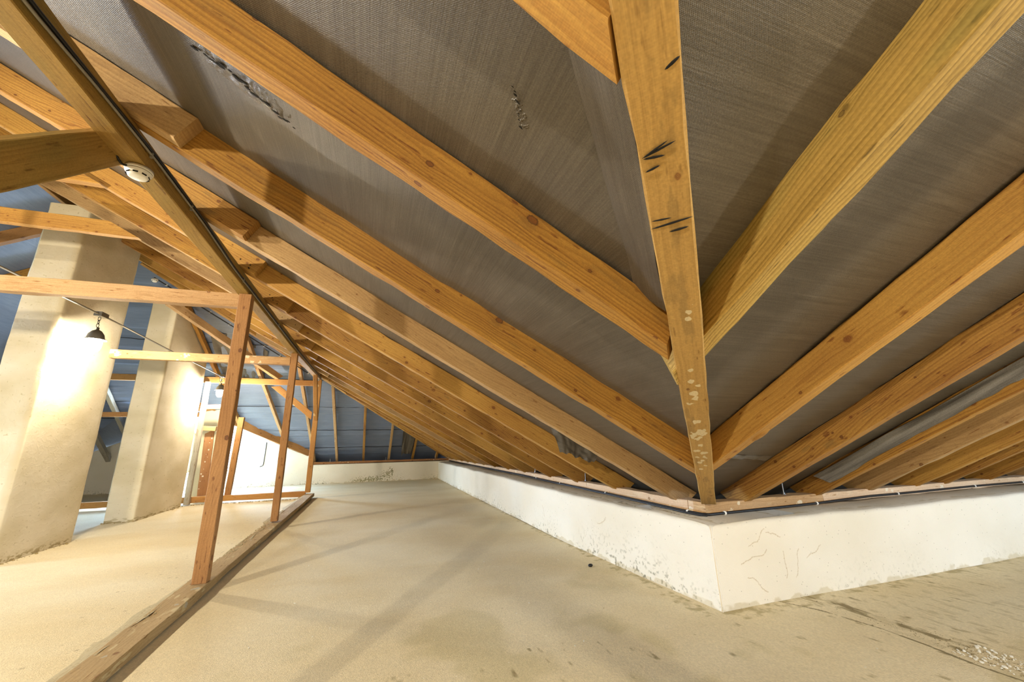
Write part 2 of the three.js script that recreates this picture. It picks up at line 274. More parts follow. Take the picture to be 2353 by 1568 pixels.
{
  const mR = plasterMat(wallMap(2048, 128, 12.8, 0.66, 101, { mould: 0.6, cracks: [[11.2, 0.35, 8, 0.4], [9.8, 0.2, 7, 2.6]] }), 0.004, 12.8, 0.66);
  struct(lowWall([[2.38, -15.42], [2.41, -5], [2.515, -2.60]], 0.98, 0.6, mR, 201, 12.8), 'wall_right', 'long low whitewashed wall under the rafters, mould specks along its foot');
  const cr = [[0.35, 0.42, 9, -0.3], [0.25, 0.3, 12, 0.2], [0.3, 0.2, 9, 0.3], [0.7, 0.35, 8, -1.2], [0.95, 0.28, 8, 0.5], [0.55, 0.5, 6, -0.4], [0.8, 0.15, 9, 0.2]];
  const mW = plasterMat(wallMap(2048, 128, 10.5, 0.66, 111, { mould: 0.12, base: 0xebe3d2, cracks: cr }), 0.004, 10.5, 0.66);
  struct(lowWall([[2.51, -2.612], [5, -2.56], [13, -2.42]], 0.98, 0.6, mW, 211, 10.5), 'wall_wing', 'low whitewashed wall running right from the jutting corner, hairline cracks near the corner');
}
struct(mesh(new THREE.BoxGeometry(0.1, 2.3, 2.3).translate(-6.05, 1.05, -14.2), new THREE.MeshStandardMaterial({ color: 0xe0d8c6, roughness: 0.9, bumpMap: plasterBump, bumpScale: 0.003 })), 'wall_added_cheek', 'unseen wall added left of the dormer to block its window light');  // unseen wall added to keep gable window light off the left hip
// far wall with the raised part under the dormer
{
  const hi = (x) => x > -2.03 ? 0.62 : x > -5.2 ? 0.9655 + 0.4476 * (-2.09 - x) : x > -8.37 ? 0.9655 + 0.4476 * (x + 8.31) : 0.62;
  const sh = new THREE.Shape(); sh.moveTo(WX - 0.3, -0.1); sh.lineTo(2.9, -0.1); sh.lineTo(2.9, 0.62); sh.lineTo(-2.03, 0.62); sh.lineTo(-2.03, hi(-2.031)); sh.lineTo(-5.2, hi(-5.19)); sh.lineTo(-8.37, hi(-8.36)); sh.lineTo(-8.37, 0.62); sh.lineTo(WX - 0.3, 0.62); sh.closePath();
  const op = new THREE.Path(); op.moveTo(-5.45, 0.5); op.lineTo(-4.3, 0.5); op.lineTo(-4.3, 1.75); op.lineTo(-5.45, 1.75); op.closePath(); sh.holes.push(op);
  const g = new THREE.ExtrudeGeometry(sh, { depth: 1.1, bevelEnabled: true, bevelSize: 0.01, bevelThickness: 0.01, bevelSegments: 2, curveSegments: 4 }); g.translate(0, 0, -16.51);
  const p = g.attributes.position, u = g.attributes.uv; for (let i = 0; i < p.count; i++) u.setXY(i, (p.getX(i) + 12) / 15, (p.getY(i) + 0.0) / 2.4);
  const map = wallMap(2048, 384, 15, 2.4, 121, { mould: 0.9, spots: [[12.05, 0.10, 0.42, 0.09, 0x8d8862], [12.55, 0.2, 0.16, 0.16, 0x8d8862], [12.7, 0.34, 0.08, 0.1, 0x77724f], [11.75, 0.06, 0.3, 0.05, 0x9a9168]] });
  struct(mesh(g, plasterMat(map, 0.004, 15, 2.4)), 'wall_far', 'far end wall, low on the right with a mossy damp stain, rising under the dormer');
  const box = (w, h, d, x, y, z) => { const b = new THREE.BoxGeometry(w, h, d); b.translate(x, y, z); return b; };
  const plain = new THREE.MeshStandardMaterial({ color: 0xe4dcc8, roughness: 0.9, bumpMap: plasterBump, bumpScale: 0.003 });
  struct(mesh(box(0.6, 1.0, 27.6, WX - 0.3, 0.4, -2.1), plain), 'wall_left', 'low plastered wall under the opposite eaves');
  struct(mesh(box(25.6, 1.0, 0.6, 0.4, 0.4, BZ + 0.3), plain), 'wall_back', 'low plastered wall behind the viewer');
  const gs = new THREE.Shape(); gs.moveTo(-3.0, -0.1); gs.lineTo(11.7, -0.1); gs.lineTo(11.7, 0.9); gs.lineTo(4.26, 5.1); gs.lineTo(-3.3, 0.9); gs.closePath();
  const gg = new THREE.ExtrudeGeometry(gs, { depth: 0.3, bevelEnabled: false }); gg.rotateY(-Math.PI / 2); gg.translate(13.3, 0, 0);
  struct(mesh(gg, plain), 'wall_end', 'gable wall closing the right wing');
}

// ------------------------------------------------------------------ roof underlay (membrane), as quads: a-b along the eave, d-c along the ridge
function sheet(a, b, c, d, mat, seed, o = {}) {
  const nu = o.nu || 120, nv = o.nv || 80, A = V(...a), B = V(...b), Cc = V(...c), D = V(...d), pos = [], uv = [], idx = [];
  const ua = B.clone().sub(A).normalize(), w0 = D.clone().sub(A), nrm = ua.clone().cross(w0).normalize(); if (nrm.y > 0) nrm.negate();     // into the room
  const va = nrm.clone().cross(ua); const amp = o.amp ?? 0.008, hole = o.hole;
  for (let layer = 0; layer < 2; layer++) for (let j = 0; j <= nv; j++) for (let i = 0; i <= nu; i++) {
    const s = i / nu, t = j / nv, p = A.clone().lerp(B, s).lerp(D.clone().lerp(Cc, s), t), q = p.clone().sub(A), u = q.dot(ua), v = q.dot(va);
    if (layer === 0) { // slack, folds along the roll and lapped joints
      let h = amp * vn(u * 0.8, v * 1.6, 997, 997, seed) + amp * 0.5 * vn(u * 2.6, v * 4, 997, 997, seed + 1);
      const k = Math.floor(v / 1.3 + 0.35), f = v / 1.3 + 0.35 - k; h += (o.lap ?? 0.008) * (1 - f) * smooth(0, 0.015, f); 
      if (o.folds) h += o.folds * (Math.pow(clamp01(vn(u * 0.7, v * 11, 997, 997, seed + 2)), 2) * 0.03 + 0.02 * vn(u * 0.5, v * 5, 997, 997, seed + 4));
      p.addScaledVector(nrm, h);
    } else p.addScaledVector(nrm, -0.06);
    pos.push(p.x, p.y, p.z); uv.push(u, v);
  }
  for (let layer = 0; layer < 2; layer++) for (let j = 0; j < nv; j++) for (let i = 0; i < nu; i++) {
    if (hole && i / nu >= hole[0] - 1e-6 && i / nu < hole[1] - 1e-6 && j / nv >= hole[2] - 1e-6 && j / nv < hole[3] - 1e-6) continue;
    const k = layer * (nu + 1) * (nv + 1) + j * (nu + 1) + i; idx.push(k, k + 1, k + nu + 1, k + 1, k + nu + 2, k + nu + 1);
  }
  const g = new THREE.BufferGeometry(); g.setAttribute('position', new THREE.Float32BufferAttribute(pos, 3)); g.setAttribute('uv', new THREE.Float32BufferAttribute(uv, 2)); g.setIndex(idx); g.computeVertexNormals();
  return mesh(g, mat);
}
const me = (x) => yEast(x) + MEM, mw = (z) => yWing(z) + MEM, mh = (z) => yHip(z) + MEM, mo = (x) => yWest(x) + MEM, ms = (z) => Y0 + T * (BZ - z) + MEM;
struct(sheet([3.4, me(3.4), PF - 0.61], [3.4, me(3.4), PZ - 0.61], [RX, me(RX), PZ + PX - RX], [RX, me(RX), PF + PX - RX], UNDERLAY, 301, { nu: 220, nv: 120 }), 'ceiling_right', 'grey woven roofing underlay above the long row of rafters');
struct(sheet([3.4, mw(PZ - 0.61), PZ - 0.61], [13.1, mw(PZ - 0.61), PZ - 0.61], [13.1, mw(4.26), 4.26], [RX, mw(4.26), 4.26], UNDERLAY, 311, { nu: 200, nv: 110 }), 'ceiling_wing', 'grey woven roofing underlay right of the valley beam');
const zj = -12.34, vx = (z) => -2.08 + (z + 15.29) * (-3.12 / 2.95), hx = (z) => PX - (z - PF), hl = (z) => WX + (z - PF);
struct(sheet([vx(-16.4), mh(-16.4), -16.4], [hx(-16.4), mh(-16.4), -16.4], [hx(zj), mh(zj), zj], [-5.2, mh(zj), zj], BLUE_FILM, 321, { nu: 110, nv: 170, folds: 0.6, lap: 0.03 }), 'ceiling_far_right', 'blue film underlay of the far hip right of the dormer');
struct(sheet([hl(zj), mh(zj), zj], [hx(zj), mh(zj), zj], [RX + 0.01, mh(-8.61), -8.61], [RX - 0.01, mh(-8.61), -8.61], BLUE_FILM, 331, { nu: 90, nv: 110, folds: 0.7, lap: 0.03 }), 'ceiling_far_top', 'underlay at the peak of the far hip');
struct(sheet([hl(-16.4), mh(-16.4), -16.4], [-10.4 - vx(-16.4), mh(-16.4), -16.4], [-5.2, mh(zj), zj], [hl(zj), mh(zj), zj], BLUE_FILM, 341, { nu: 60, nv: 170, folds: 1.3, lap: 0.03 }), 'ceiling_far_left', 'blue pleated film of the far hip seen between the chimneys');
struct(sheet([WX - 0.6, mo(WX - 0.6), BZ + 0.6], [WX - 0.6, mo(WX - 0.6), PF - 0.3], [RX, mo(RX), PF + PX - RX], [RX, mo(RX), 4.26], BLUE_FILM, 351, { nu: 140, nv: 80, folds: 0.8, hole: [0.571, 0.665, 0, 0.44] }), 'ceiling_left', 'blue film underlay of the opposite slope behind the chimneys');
struct(sheet([13.1, ms(BZ + 0.6), BZ + 0.6], [WX - 0.3, ms(BZ + 0.6), BZ + 0.6], [RX, ms(4.26), 4.26], [13.1, ms(4.26), 4.26], UNDERLAY, 361, { nu: 100, nv: 60, hole: [0.13, 0.2, 0.35, 0.55] }), 'ceiling_back', 'grey underlay of the slope behind the viewer');
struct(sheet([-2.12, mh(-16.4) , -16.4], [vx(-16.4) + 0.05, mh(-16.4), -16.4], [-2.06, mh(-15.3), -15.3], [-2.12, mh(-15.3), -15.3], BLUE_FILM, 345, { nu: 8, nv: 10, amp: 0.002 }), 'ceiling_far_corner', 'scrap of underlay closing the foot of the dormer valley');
// dormer: two small slopes from the valleys to its gable
const dj = [-5.2, mh(zj) + 0.02, zj], dw = (x) => 0.9655 + 0.4476 * (-2.09 - x) + 0.06;
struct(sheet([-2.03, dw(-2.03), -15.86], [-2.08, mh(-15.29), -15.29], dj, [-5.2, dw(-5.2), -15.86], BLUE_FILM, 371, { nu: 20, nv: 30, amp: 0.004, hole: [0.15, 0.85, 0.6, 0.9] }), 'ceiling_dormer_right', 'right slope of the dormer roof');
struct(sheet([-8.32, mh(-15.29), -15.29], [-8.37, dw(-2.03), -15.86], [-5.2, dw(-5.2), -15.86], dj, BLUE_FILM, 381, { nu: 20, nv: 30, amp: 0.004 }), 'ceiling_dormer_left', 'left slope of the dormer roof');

// lapped edges of the rolls on the far hip and the opposite slope: thin dark lines
const SEAM_DARK = new THREE.MeshStandardMaterial({ color: 0x23262e, roughness: 0.6 });
function seam(a, b, parent, seed) { const A = V(...a), B = V(...b), n = 30, pts = []; for (let k = 0; k <= n; k++) { const p = A.clone().lerp(B, k / n); p.y -= 0.03 + 0.012 * vn(k * 0.7, 1, 997, 97, seed); pts.push(p.toArray()); } part(tube(pts, 0.009, SEAM_DARK, 60, 5), 'lap_seam', parent); }
{ const byName = (n) => scene.children.find((o) => o.name === n);
  [-15.2, -14.2, -13.05].forEach((z, i) => seam([Math.max(vx(z), -5.2), mh(z), z], [hx(z), mh(z), z], byName('ceiling_far_right'), 801 + i));
  [-11.9, -10.75, -9.7].forEach((z, i) => seam([hl(z), mh(z), z], [hx(z), mh(z), z], byName('ceiling_far_top'), 811 + i));
  [-15.2, -14.4, -13.6, -12.9].forEach((z, i) => seam([hl(z), mh(z), z], [-10.4 - vx(z), mh(z), z], byName('ceiling_far_left'), 821 + i));
}
// ------------------------------------------------------------------ roof windows: frame, pane, and the daylight that comes through
let winNo = 1;
function roofWindow(c, normal, upv, w, h, light, label) {
  const N = V(...normal).normalize(), U = V(...upv); U.addScaledVector(N, -U.dot(N)).normalize(); const X = U.clone().cross(N);
  const g = new THREE.Group(); g.position.set(...c); g.quaternion.setFromRotationMatrix(new THREE.Matrix4().makeBasis(X, U, N));   // +z looks into the room
  const bar = (bw, bh, x, y) => { const b = new THREE.BoxGeometry(bw, bh, 0.14); b.translate(x, y, -0.02); return b; };
  part(mesh(mergeGeometries([bar(w + 0.1, 0.06, 0, h / 2), bar(w + 0.1, 0.06, 0, -h / 2), bar(0.06, h, -w / 2, 0), bar(0.06, h, w / 2, 0)]), PALE), 'window_frame', g);
  const pane = mesh(new THREE.BoxGeometry(w, h, 0.006), new THREE.MeshPhysicalMaterial({ color: 0xffffff, transmission: 1, thickness: 0, roughness: 0.02 })); pane.position.z = -0.05; part(pane, 'pane', g);
  add(g, `window_${winNo++}`, label, null, null, 'structure');
  const L = new THREE.RectAreaLight(DAY, light, w * 0.92, h * 0.92); L.position.set(...c).addScaledVector(N, 0.06); L.lookAt(V(...c).addScaledVector(N, 2)); scene.add(L);
}
roofWindow([-4.42, 2.33, -14.5], [-0.41, -0.91, 0.0], [-1, 0.45, 0], 1.8, 1.0, WINDOW_LIGHT.far, 'unseen roof window added to the dormer to brighten the far wall');  // added window, out of sight, there to brighten the far wall
roofWindow([-4.875, 1.125, -15.5], [0, 0, 1], [0, 1, 0], 1.13, 1.23, WINDOW_LIGHT.gable, 'bright window of the far gable, glimpsed between plank and posts');
roofWindow([-11.0, 1.62, -5.2], [1, 0, 0], [0, 1, 0], 2.2, 1.2, WINDOW_LIGHT.west, 'unseen upright window added in the opposite slope as a source of blue daylight');  // added window, out of view, sending blue daylight onto hip and low wall
{ const b = (w, h, d, x, y, z) => { const q = new THREE.BoxGeometry(w, h, d); q.translate(x, y, z); return q; };   // dormer box added round the added west window
  struct(mesh(mergeGeometries([b(3.9, 0.08, 2.7, -10.0, 2.62, -5.2), b(3.6, 2.0, 0.08, -10.1, 1.62, -6.5), b(3.6, 2.0, 0.08, -10.1, 1.62, -3.9), b(0.1, 0.4, 2.6, -11.06, 2.44, -5.2), b(0.1, 0.3, 2.6, -11.06, 0.86, -5.2), b(0.1, 1.7, 0.2, -11.06, 1.62, -6.4), b(0.1, 1.7, 0.2, -11.06, 1.62, -4.0)]), new THREE.MeshStandardMaterial({ color: 0xd8d0bf, roughness: 0.9 })), 'wall_added_dormer', 'unseen cheeks and roof added round the added window in the opposite slope'); }
roofWindow([9.0, ms(8.3), 8.3], [0, -C29, -S29], [0, T, -1], 1.8, 1.5, WINDOW_LIGHT.south, 'roof window in the slope behind the viewer');

// ------------------------------------------------------------------ rafters of the slope above the low wall
const ORD = ['first', 'second', 'third', 'fourth', 'fifth', 'sixth', 'seventh', 'eighth', 'ninth', 'tenth', 'eleventh', 'twelfth', 'thirteenth', 'fourteenth', 'fifteenth'];
const valleyS = (x) => PX - x;                                   // the valley beam lies over z = PZ + (PX - x)
const eastZ = [-0.52, -1.29, -2.335, -3.325, -4.33, -5.28, -6.2, -7.36, -8.35, -9.35, -10.35, -11.3, -12.2, -13.1, -14.0, -14.85];
const eastTop = [RX, RX, -1.75, -1.8, -1.7, -1.72, -1.75, -1.75, -1.8, -1.7, -1.75, -1.5, 0, 0, 0, 0];
const eastMat = [FIR[1], FIR[0], FIR[0], FIR[3], FIR[1], FIR[2], FIR[0], FIR[1], FIR[2], FIR[0], FIR[3], FIR[1], FIR[2], FIR[0], FIR[1], FIR[2]];
const eastLook = ['short orange rafter stub meeting the valley beam at the top edge of the photo', 'broad knotty orange rafter running down to the middle of the valley beam',
  'orange rafter whose foot meets the valley beam just above the wall plate', 'pale dusty rafter, first standing on the plate left of the valley'];
eastZ.forEach((z, i) => {
  let foot = PX + 0.1, e0 = [-0.5, 0];
  if (i < 3) { foot = PX - (z - PZ) + (i ? -0.01 : 0.03); e0 = [T * 0 - 0.5, 1]; }
  let top = eastTop[i]; if (z < -11.5) top = PX - (z - PF) + 0.02;
  const up = i === 0 ? 0.009 : 0, a = [foot, yEast(foot) + up, z], b = [top, yEast(top) + up, z];
  const e1 = z < -11.5 ? [0, -1] : [0, 0];
  if (i < 3) e0 = [0, -1];
  const m = timber(a, b, 0.085, DEP + (i === 2 ? 0.01 : i === 1 ? -0.01 : 0), eastMat[i], { e0, e1, seed: 400 + i * 13, wobble: 0.003 });
  const label = eastLook[i] || (i < 12 ? `orange rafter standing on the low wall, ${ORD[i - 3]} one left of the valley beam` : `short far rafter running into the hip, ${ORD[i - 12]} beyond the last whole one`);
  add(m, 'rafter', label, 'rafter', 'rafters of the slope above the long low wall');
});
// upper rafters, lapped against the near side of the lower ones and running to the ridge
const upperEnd = { 2: -1.1, 3: -1.04, 4: -1.22, 5: -1.1, 6: -1.12, 7: -1.1, 8: -1.15, 9: -1.05, 10: -1.12, 11: -1.2 };
const upperLook = { 2: 'largest sawn end, beside the purlin at upper left', 3: 'second sawn end along the purlin', 4: 'third sawn end along the purlin, nailed', 5: 'fourth sawn end along the purlin', 6: 'fifth sawn end along the purlin' };
for (const k of Object.keys(upperEnd)) {
  const z = eastZ[k] + 0.088, x0 = upperEnd[k];
  const u = timber([x0, yEast(x0), z], [RX + 0.02, yEast(RX + 0.02), z], 0.085, DEP, [FIR[1], FIR[0], FIR[3], FIR[2]][k % 4], { seed: 700 + k * 11 });
  if (k > 3 && k < 8) { const R = rng(k * 3 + 1); for (let q = 0; q < 4; q++) { const n = new THREE.CylinderGeometry(0.0055, 0.0055, 0.008, 8); n.rotateX(Math.PI / 2); n.translate(0.06 + R() * 0.22, 0.025 + R() * 0.1, -0.0435); part(mesh(n, DARKTEAR), 'nail', u); } }
  add(u, 'upper_rafter', `upper rafter lapped onto a lower one, ${upperLook[k] || `${ORD[k - 7]} beyond the second post`}`, 'rafter', 'upper rafters lapped over the purlin');
}
// ------------------------------------------------------------------ the valley beam and the rafters right of it
{
  const va = [2.79, 0.700, -2.885], vb = [-1.6, 0.7 + 4.39 * 0.5647, -2.885 + 4.39 * 1.036];
  const v = timber(va, vb, 0.118, 0.2, VALLEY, { seed: 901, wobble: 0.0035, e0: [-0.45, 0], bow: 0, uv0: true });
  add(v, 'valley_beam', 'long valley beam rising from the jutting wall corner, grey-brown with flaked mortar and black saw cuts', 'beam');
  const R = rng(77), cuts = [];
  // black saw nicks across the underside
  const dir = V(...vb).sub(V(...va)), LL = dir.length(); 
  for (const [s, z, l, tilt] of [[3.368, 0.008, 0.073, 0.25], [3.371, 0.016, 0.06, 0.41], [3.352, 0.02, 0.045, -0.1], [3.322, 0.027, 0.033, 0.25], [3.158, 0.025, 0.046, -0.04], [3.138, 0, 0.1, 0.11], [3.11, -0.017, 0.047, 0.1], [3.545, -0.04, 0.03, 0.46]]) {
    const g = new THREE.OctahedronGeometry(0.5, 1); g.scale(l * 1.15, 0.005, 0.005 + R() * 0.003); g.rotateY(Math.PI / 2 - tilt); g.translate(s, -0.0015, z); cuts.push(g);
  }
  part(mesh(mergeGeometries(cuts), DARKTEAR), 'saw_cuts', v, 'black saw cuts across the beam');
}
const wingX = [1.29, 2.28, 3.29, 4.235, 5.02, 5.83, 6.36, 7.3, 8.3, 9.3, 10.3];
const wingLook = ['greenish-grained wide rafter running from the valley beam to the top right corner', 'knotty yellow rafter meeting the valley beam low down on its right', 'yellow rafter with a bent nail, first right of the valley to stand on the plate', 'rafter with torn silver-grey sheeting hanging along it'];
wingX.forEach((x, i) => {
  const foot = i === 0 ? PZ + (PX - x) : i === 1 ? PZ + (PX - x) : PZ - 0.1, top = 4.0;
  const e0 = i < 2 ? [0, 1] : [-0.5, 0];
  const m = timber([x, yWing(foot), foot], [x, yWing(top), top], [0.095, 0.095, 0.09][i] || 0.085, [0.205, 0.172, 0.175][i] || DEP, i === 0 ? OLIVE : [FIR[3], FIR[1], FIR[2], FIR[0]][i % 4], { e0, seed: 1000 + i * 17, wobble: 0.003 });
  add(m, 'rafter', wingLook[i] || `rafter of the right wing, ${ORD[i - 4]} beyond the one with torn sheeting`, 'rafter', 'rafters of the right wing');
  if (i === 2) { const n = tube([[0.85, 0.075, -0.045], [0.86, 0.07, -0.075], [0.885, 0.055, -0.082]], 0.002, STEEL, 8, 6); part(n, 'bent_nail', m); }
  if (i === 1) { const g = new THREE.SphereGeometry(0.05, 12, 8); g.scale(1.6, 0.35, 0.6); g.translate(0.62, 0.004, -0.025); part(mesh(g, FIR[2]), 'knot_bulge', m); }
});
// ------------------------------------------------------------------ purlin, posts, sill
const purlinA = timber([-1.385, 2.825, 0.9], [-1.41, 2.832, -7.62], 0.112, 0.148, OLIVE_DARK, { seed: 1301, bow: 0 });
add(purlinA, 'purlin', 'long olive-brown purlin on posts crossing the upper left of the photo', 'beam');
add(timber([-1.41, 2.832, -7.62], [-1.47, 2.955, -11.5], 0.112, 0.148, PALE2, { seed: 1309, bow: 0 }), 'purlin', 'paler far length of purlin between the second post and the end post', 'beam');
const sillY = (z) => 0.055 + 0.0076 * (-z - 3);
{
  const s = timber([-1.395, 0.0, 0.6], [-1.395, 0.0, -11.55], 0.19, 0.072, DUSTY, { seed: 1401, wobble: 0.006, bow: 0 });
  s.rotateZ(0.0032); s.position.y -= 0.002;
  { const pos = [], uv = [], idx = []; for (let i = 0; i <= 200; i++) { const x = i / 200 * 12.1, wz = 0.05 * vn(x * 1.9, 2, 997, 97, 41) + 0.02 * vn(x * 7, 2, 997, 97, 42); [[0.072, 0.045 + wz * 0.6], [0.06, 0.1], [0.028, 0.16 + wz], [-0.02, 0.235 + wz]].forEach(([y, z], k) => { pos.push(x, y + 0.006 * vn(x * 9, k, 997, 97, 43), -z); uv.push(x / 0.8, z / 0.8); }); }
    for (let i = 0; i < 200; i++) for (let k = 0; k < 3; k++) { const a = i * 4 + k; idx.push(a, a + 1, a + 4, a + 1, a + 5, a + 4); }
    const g = new THREE.BufferGeometry(); g.setAttribute('position', new THREE.Float32BufferAttribute(pos, 3)); g.setAttribute('uv', new THREE.Float32BufferAttribute(uv, 2)); g.setIndex(idx); g.computeVertexNormals();
    part(mesh(g, new THREE.MeshStandardMaterial({ color: 0xa4926a, roughness: 0.95, bumpMap: roughBump, bumpScale: 0.01, side: THREE.DoubleSide })), 'mortar_fillet', s, 'rough mortar bedding along the left edge'); }
  add(s, 'sill_beam', 'dusty floor sill with crumbled mortar on top, running from bottom left to the end post', 'sill');
}
const postSpec = [
  [-1.375, -4.635, 2.827, BROWN, 0.115, 0.1, 'nearest square brown post with a long drying crack, left of the middle'],
  [-1.395, -7.6, 2.832, BROWN, 0.1, 0.1, 'second brown post, between the cracked one and the orange end post'],
  [-1.445, -11.45, 2.953, ORANGE, 0.115, 0.1, 'orange end post where the far sill meets the long sill'],
  [-1.375, -1.05, 2.825, BROWN, 0.1, 0.1, 'post just outside the left edge that carries the olive knee brace'],
];
postSpec.forEach(([x, z, top, mat, w, d, label], i) => {
  const p = timber([x, sillY(z) + 0.02, z], [x, top, z], w, d, mat, { seed: 1500 + i * 31, up: [0, 0, 1], centre: true, wobble: 0.002 });
  add(p, 'post', label, 'post', 'posts under the purlin');
  if (i === 0) { const R = rng(9), pts = []; for (let k = 0; k <= 22; k++) pts.push([0.12 + k * 0.118, 0.0488 , -0.008 + 0.012 * Math.sin(k * 0.35) + (R() - 0.5) * 0.006]); const c = tube(pts, 0.0022, DARKTEAR, 120, 5); part(c, 'drying_crack', p, 'long black crack down the near face'); }
});
// posts of the right wing's own purlin, behind the viewer
for (const [x, n] of [[2.05, 'first'], [5.05, 'second'], [8.05, 'third']]) add(timber([x, 0, 1.25], [x, 2.86, 1.25], 0.11, 0.1, BROWN, { seed: 1600 + x * 10 | 0, up: [0, 0, 1], centre: true }), 'post', `post of the right wing behind the viewer, ${n} from the main attic`, 'post', 'posts of the right wing');
add(timber([-1.3, 2.86, 1.25], [12.9, 2.86, 1.25], 0.112, 0.148, OLIVE_DARK, { seed: 1690 }), 'purlin', 'purlin of the right wing behind the viewer', 'beam');

// ------------------------------------------------------------------ braces, ties, struts
add(timber([-1.474, 1.60, -1.13], [-1.474, 2.98, -2.54], 0.06, 0.185, OLIVE_DARK, { seed: 1701, centre: true, up: [0, 0, -1] }), 'knee_brace', 'wide dark olive knee brace coming in at the left edge under the purlin', 'brace');
add(timber([-1.43, 1.93, -11.36], [-1.43, 2.93, -10.5], 0.09, 0.11, ORANGE, { seed: 1711, centre: true, up: [0, 1, 1], e1: [0.8, 0] }), 'knee_brace', 'short foreshortened knee brace from the orange end post up to the purlin', 'brace');
add(timber([-1.5, 1.98, -11.46], [-2.5, 2.80, -11.46], 0.07, 0.15, ORANGE, { seed: 1721, centre: true, e0: [0.8, 0], e1: [-0.9, 0] }), 'knee_brace', 'bright orange diagonal brace between the end post and the farthest tie', 'brace');
add(timber([-1.445, 2.695, -4.69], [-7.2, 2.64, -4.69], 0.1, 0.15, PALE2, { seed: 1731 }), 'tie_beam', 'nearest tie beam, from the cracked post to the left edge in front of the big chimney', 'beam');
add(timber([-1.46, 2.635, -7.65], [-3.955, 2.632, -7.65], 0.1, 0.135, PALE, { seed: 1741 }), 'tie_beam', 'middle tie beam from the second post to the big chimney', 'beam');
add(timber([-1.5, 2.80, -11.52], [-8.6, 2.84, -11.52], 0.1, 0.142, ORANGE, { seed: 1751 }), 'tie_beam', 'farthest tie beam from the end post, lit pale by the lamp', 'beam');
add(timber([-1.5, 0.045, -11.5], [-8.4, 0.045, -11.5], 0.12, 0.125, ORANGE, { seed: 1761, wobble: 0.005 }), 'sill_beam', 'far orange floor sill crossing below the bright wall', 'sill');
add(timber([-2.45, 2.945, -11.45], [-3.86, 3.9, -8.75], 0.1, 0.15, PALE2, { seed: 1771, e0: [-0.8, 0] }), 'raking_strut', 'pale raking strut sloping down onto the farthest tie beam', 'brace');
add(timber([-2.62, yEast(-2.62) - 0.145, -5.1], [-6.1, yEast(-2.62) - 0.145, -5.1], 0.075, 0.165, FIR[1], { seed: 1781, e0: [1.8, 0] }), 'collar_beam', 'orange collar beam with a dusty underside crossing above the big chimney', 'beam');
add(timber([-2.5, 3.60, -4.16], [-6.2, 3.60, -4.16], 0.075, 0.165, FIR[0], { seed: 1791, e0: [1.8, 0] }), 'collar_beam', 'upper orange collar beam just below the knee brace at the left edge', 'beam');
add(timber([-3.35, 2.18, -11.5], [-3.99, 2.16, -11.5], 0.06, 0.11, PALE, { seed: 1801 }), 'cross_rail', 'short pale rail below the far lamp beside the small chimney', 'beam');

// ------------------------------------------------------------------ hip, valley of the dormer, jack rafters, opposite slope
add(timber([PX + 0.12, Y0 - 0.05, PF - 0.12], [RX + 0.05, yHip(PF + PX - RX) - 0.03, PF + PX - RX - 0.05], 0.085, 0.2, FIR[1], { seed: 1901 }), 'hip_rafter', 'hip rafter from the far right corner of the wall up past the end post', 'rafter');
add(timber([WX, Y0, PF], [RX - 0.05, yHip(PF + PX - RX), PF + PX - RX - 0.05], 0.085, 0.2, FIR[2], { seed: 1911 }), 'hip_rafter', 'hip rafter behind the chimneys', 'rafter');
const jackX = [-1.88, -1.155, -0.275, 0.6, 1.458, 2.34];
const jackName = ['that ends in the upper corner of the sloping white wall', 'next to the orange end post, its foot on the far plate', 'third from the right hand end but one', 'second left of the hanging grey scrap', 'beside the hanging grey scrap of sheeting', 'shortest, tucked in the far corner'];
jackX.forEach((x, i) => { const zt = i === 0 ? -11.2 : PF + PX - x; const b = i === 0 ? [x - 0.06, yHip(-10.4), -10.4] : [x, yHip(zt), zt - 0.02];
  add(timber([x, Y0, PF + 0.02], b, 0.075, 0.12, i < 2 ? PALE : FIR[i % 4], { seed: 2000 + i * 9 }), 'jack_rafter', `far hip jack rafter, ${jackName[i]}`, 'rafter', 'jack rafters of the far hip'); });
add(timber([-2.64, yHip(-14.8), -14.8], [-2.97, yHip(-10.2), -10.2], 0.075, 0.12, PALE, { seed: 2061 }), 'jack_rafter', 'long jack rafter of the far hip whose pale foot rests on the sloping valley board', 'rafter', 'jack rafters of the far hip');
add(timber([-3.72, yHip(-13.75), -13.75], [-3.9, yHip(-9.6), -9.6], 0.075, 0.12, FIR[0], { seed: 2071 }), 'jack_rafter', 'orange jack rafter of the far hip just right of the small chimney', 'rafter', 'jack rafters of the far hip');
add(timber([-6.55, yHip(-14.2), -14.2], [-6.15, yHip(-11.4), -11.4], 0.09, 0.12, GREYWOOD, { seed: 2081 }), 'jack_rafter', 'upper grey-white rafter slanting across the blue gap between the chimneys', 'rafter');
add(timber([-7.45, yHip(-15.75), -15.75], [-7.1, yHip(-13.4), -13.4], 0.11, 0.12, GREYWOOD, { seed: 2091 }), 'jack_rafter', 'lower grey-white rafter slanting across the blue gap between the chimneys', 'rafter');
add(timber([-8.6, 2.05, -12.6], [-4.3, 2.05, -12.6], 0.09, 0.12, BROWN, { seed: 2095 }), 'cross_rail', 'dark brown rail across the blue gap between the chimneys', 'beam');
add(timber([-2.05, 0.93, -15.34], [-4.9, 2.42, -12.62], 0.07, 0.25, BROWN, { seed: 2101 }), 'valley_board', 'brown sloping valley board along the top of the bright white wall', 'beam');
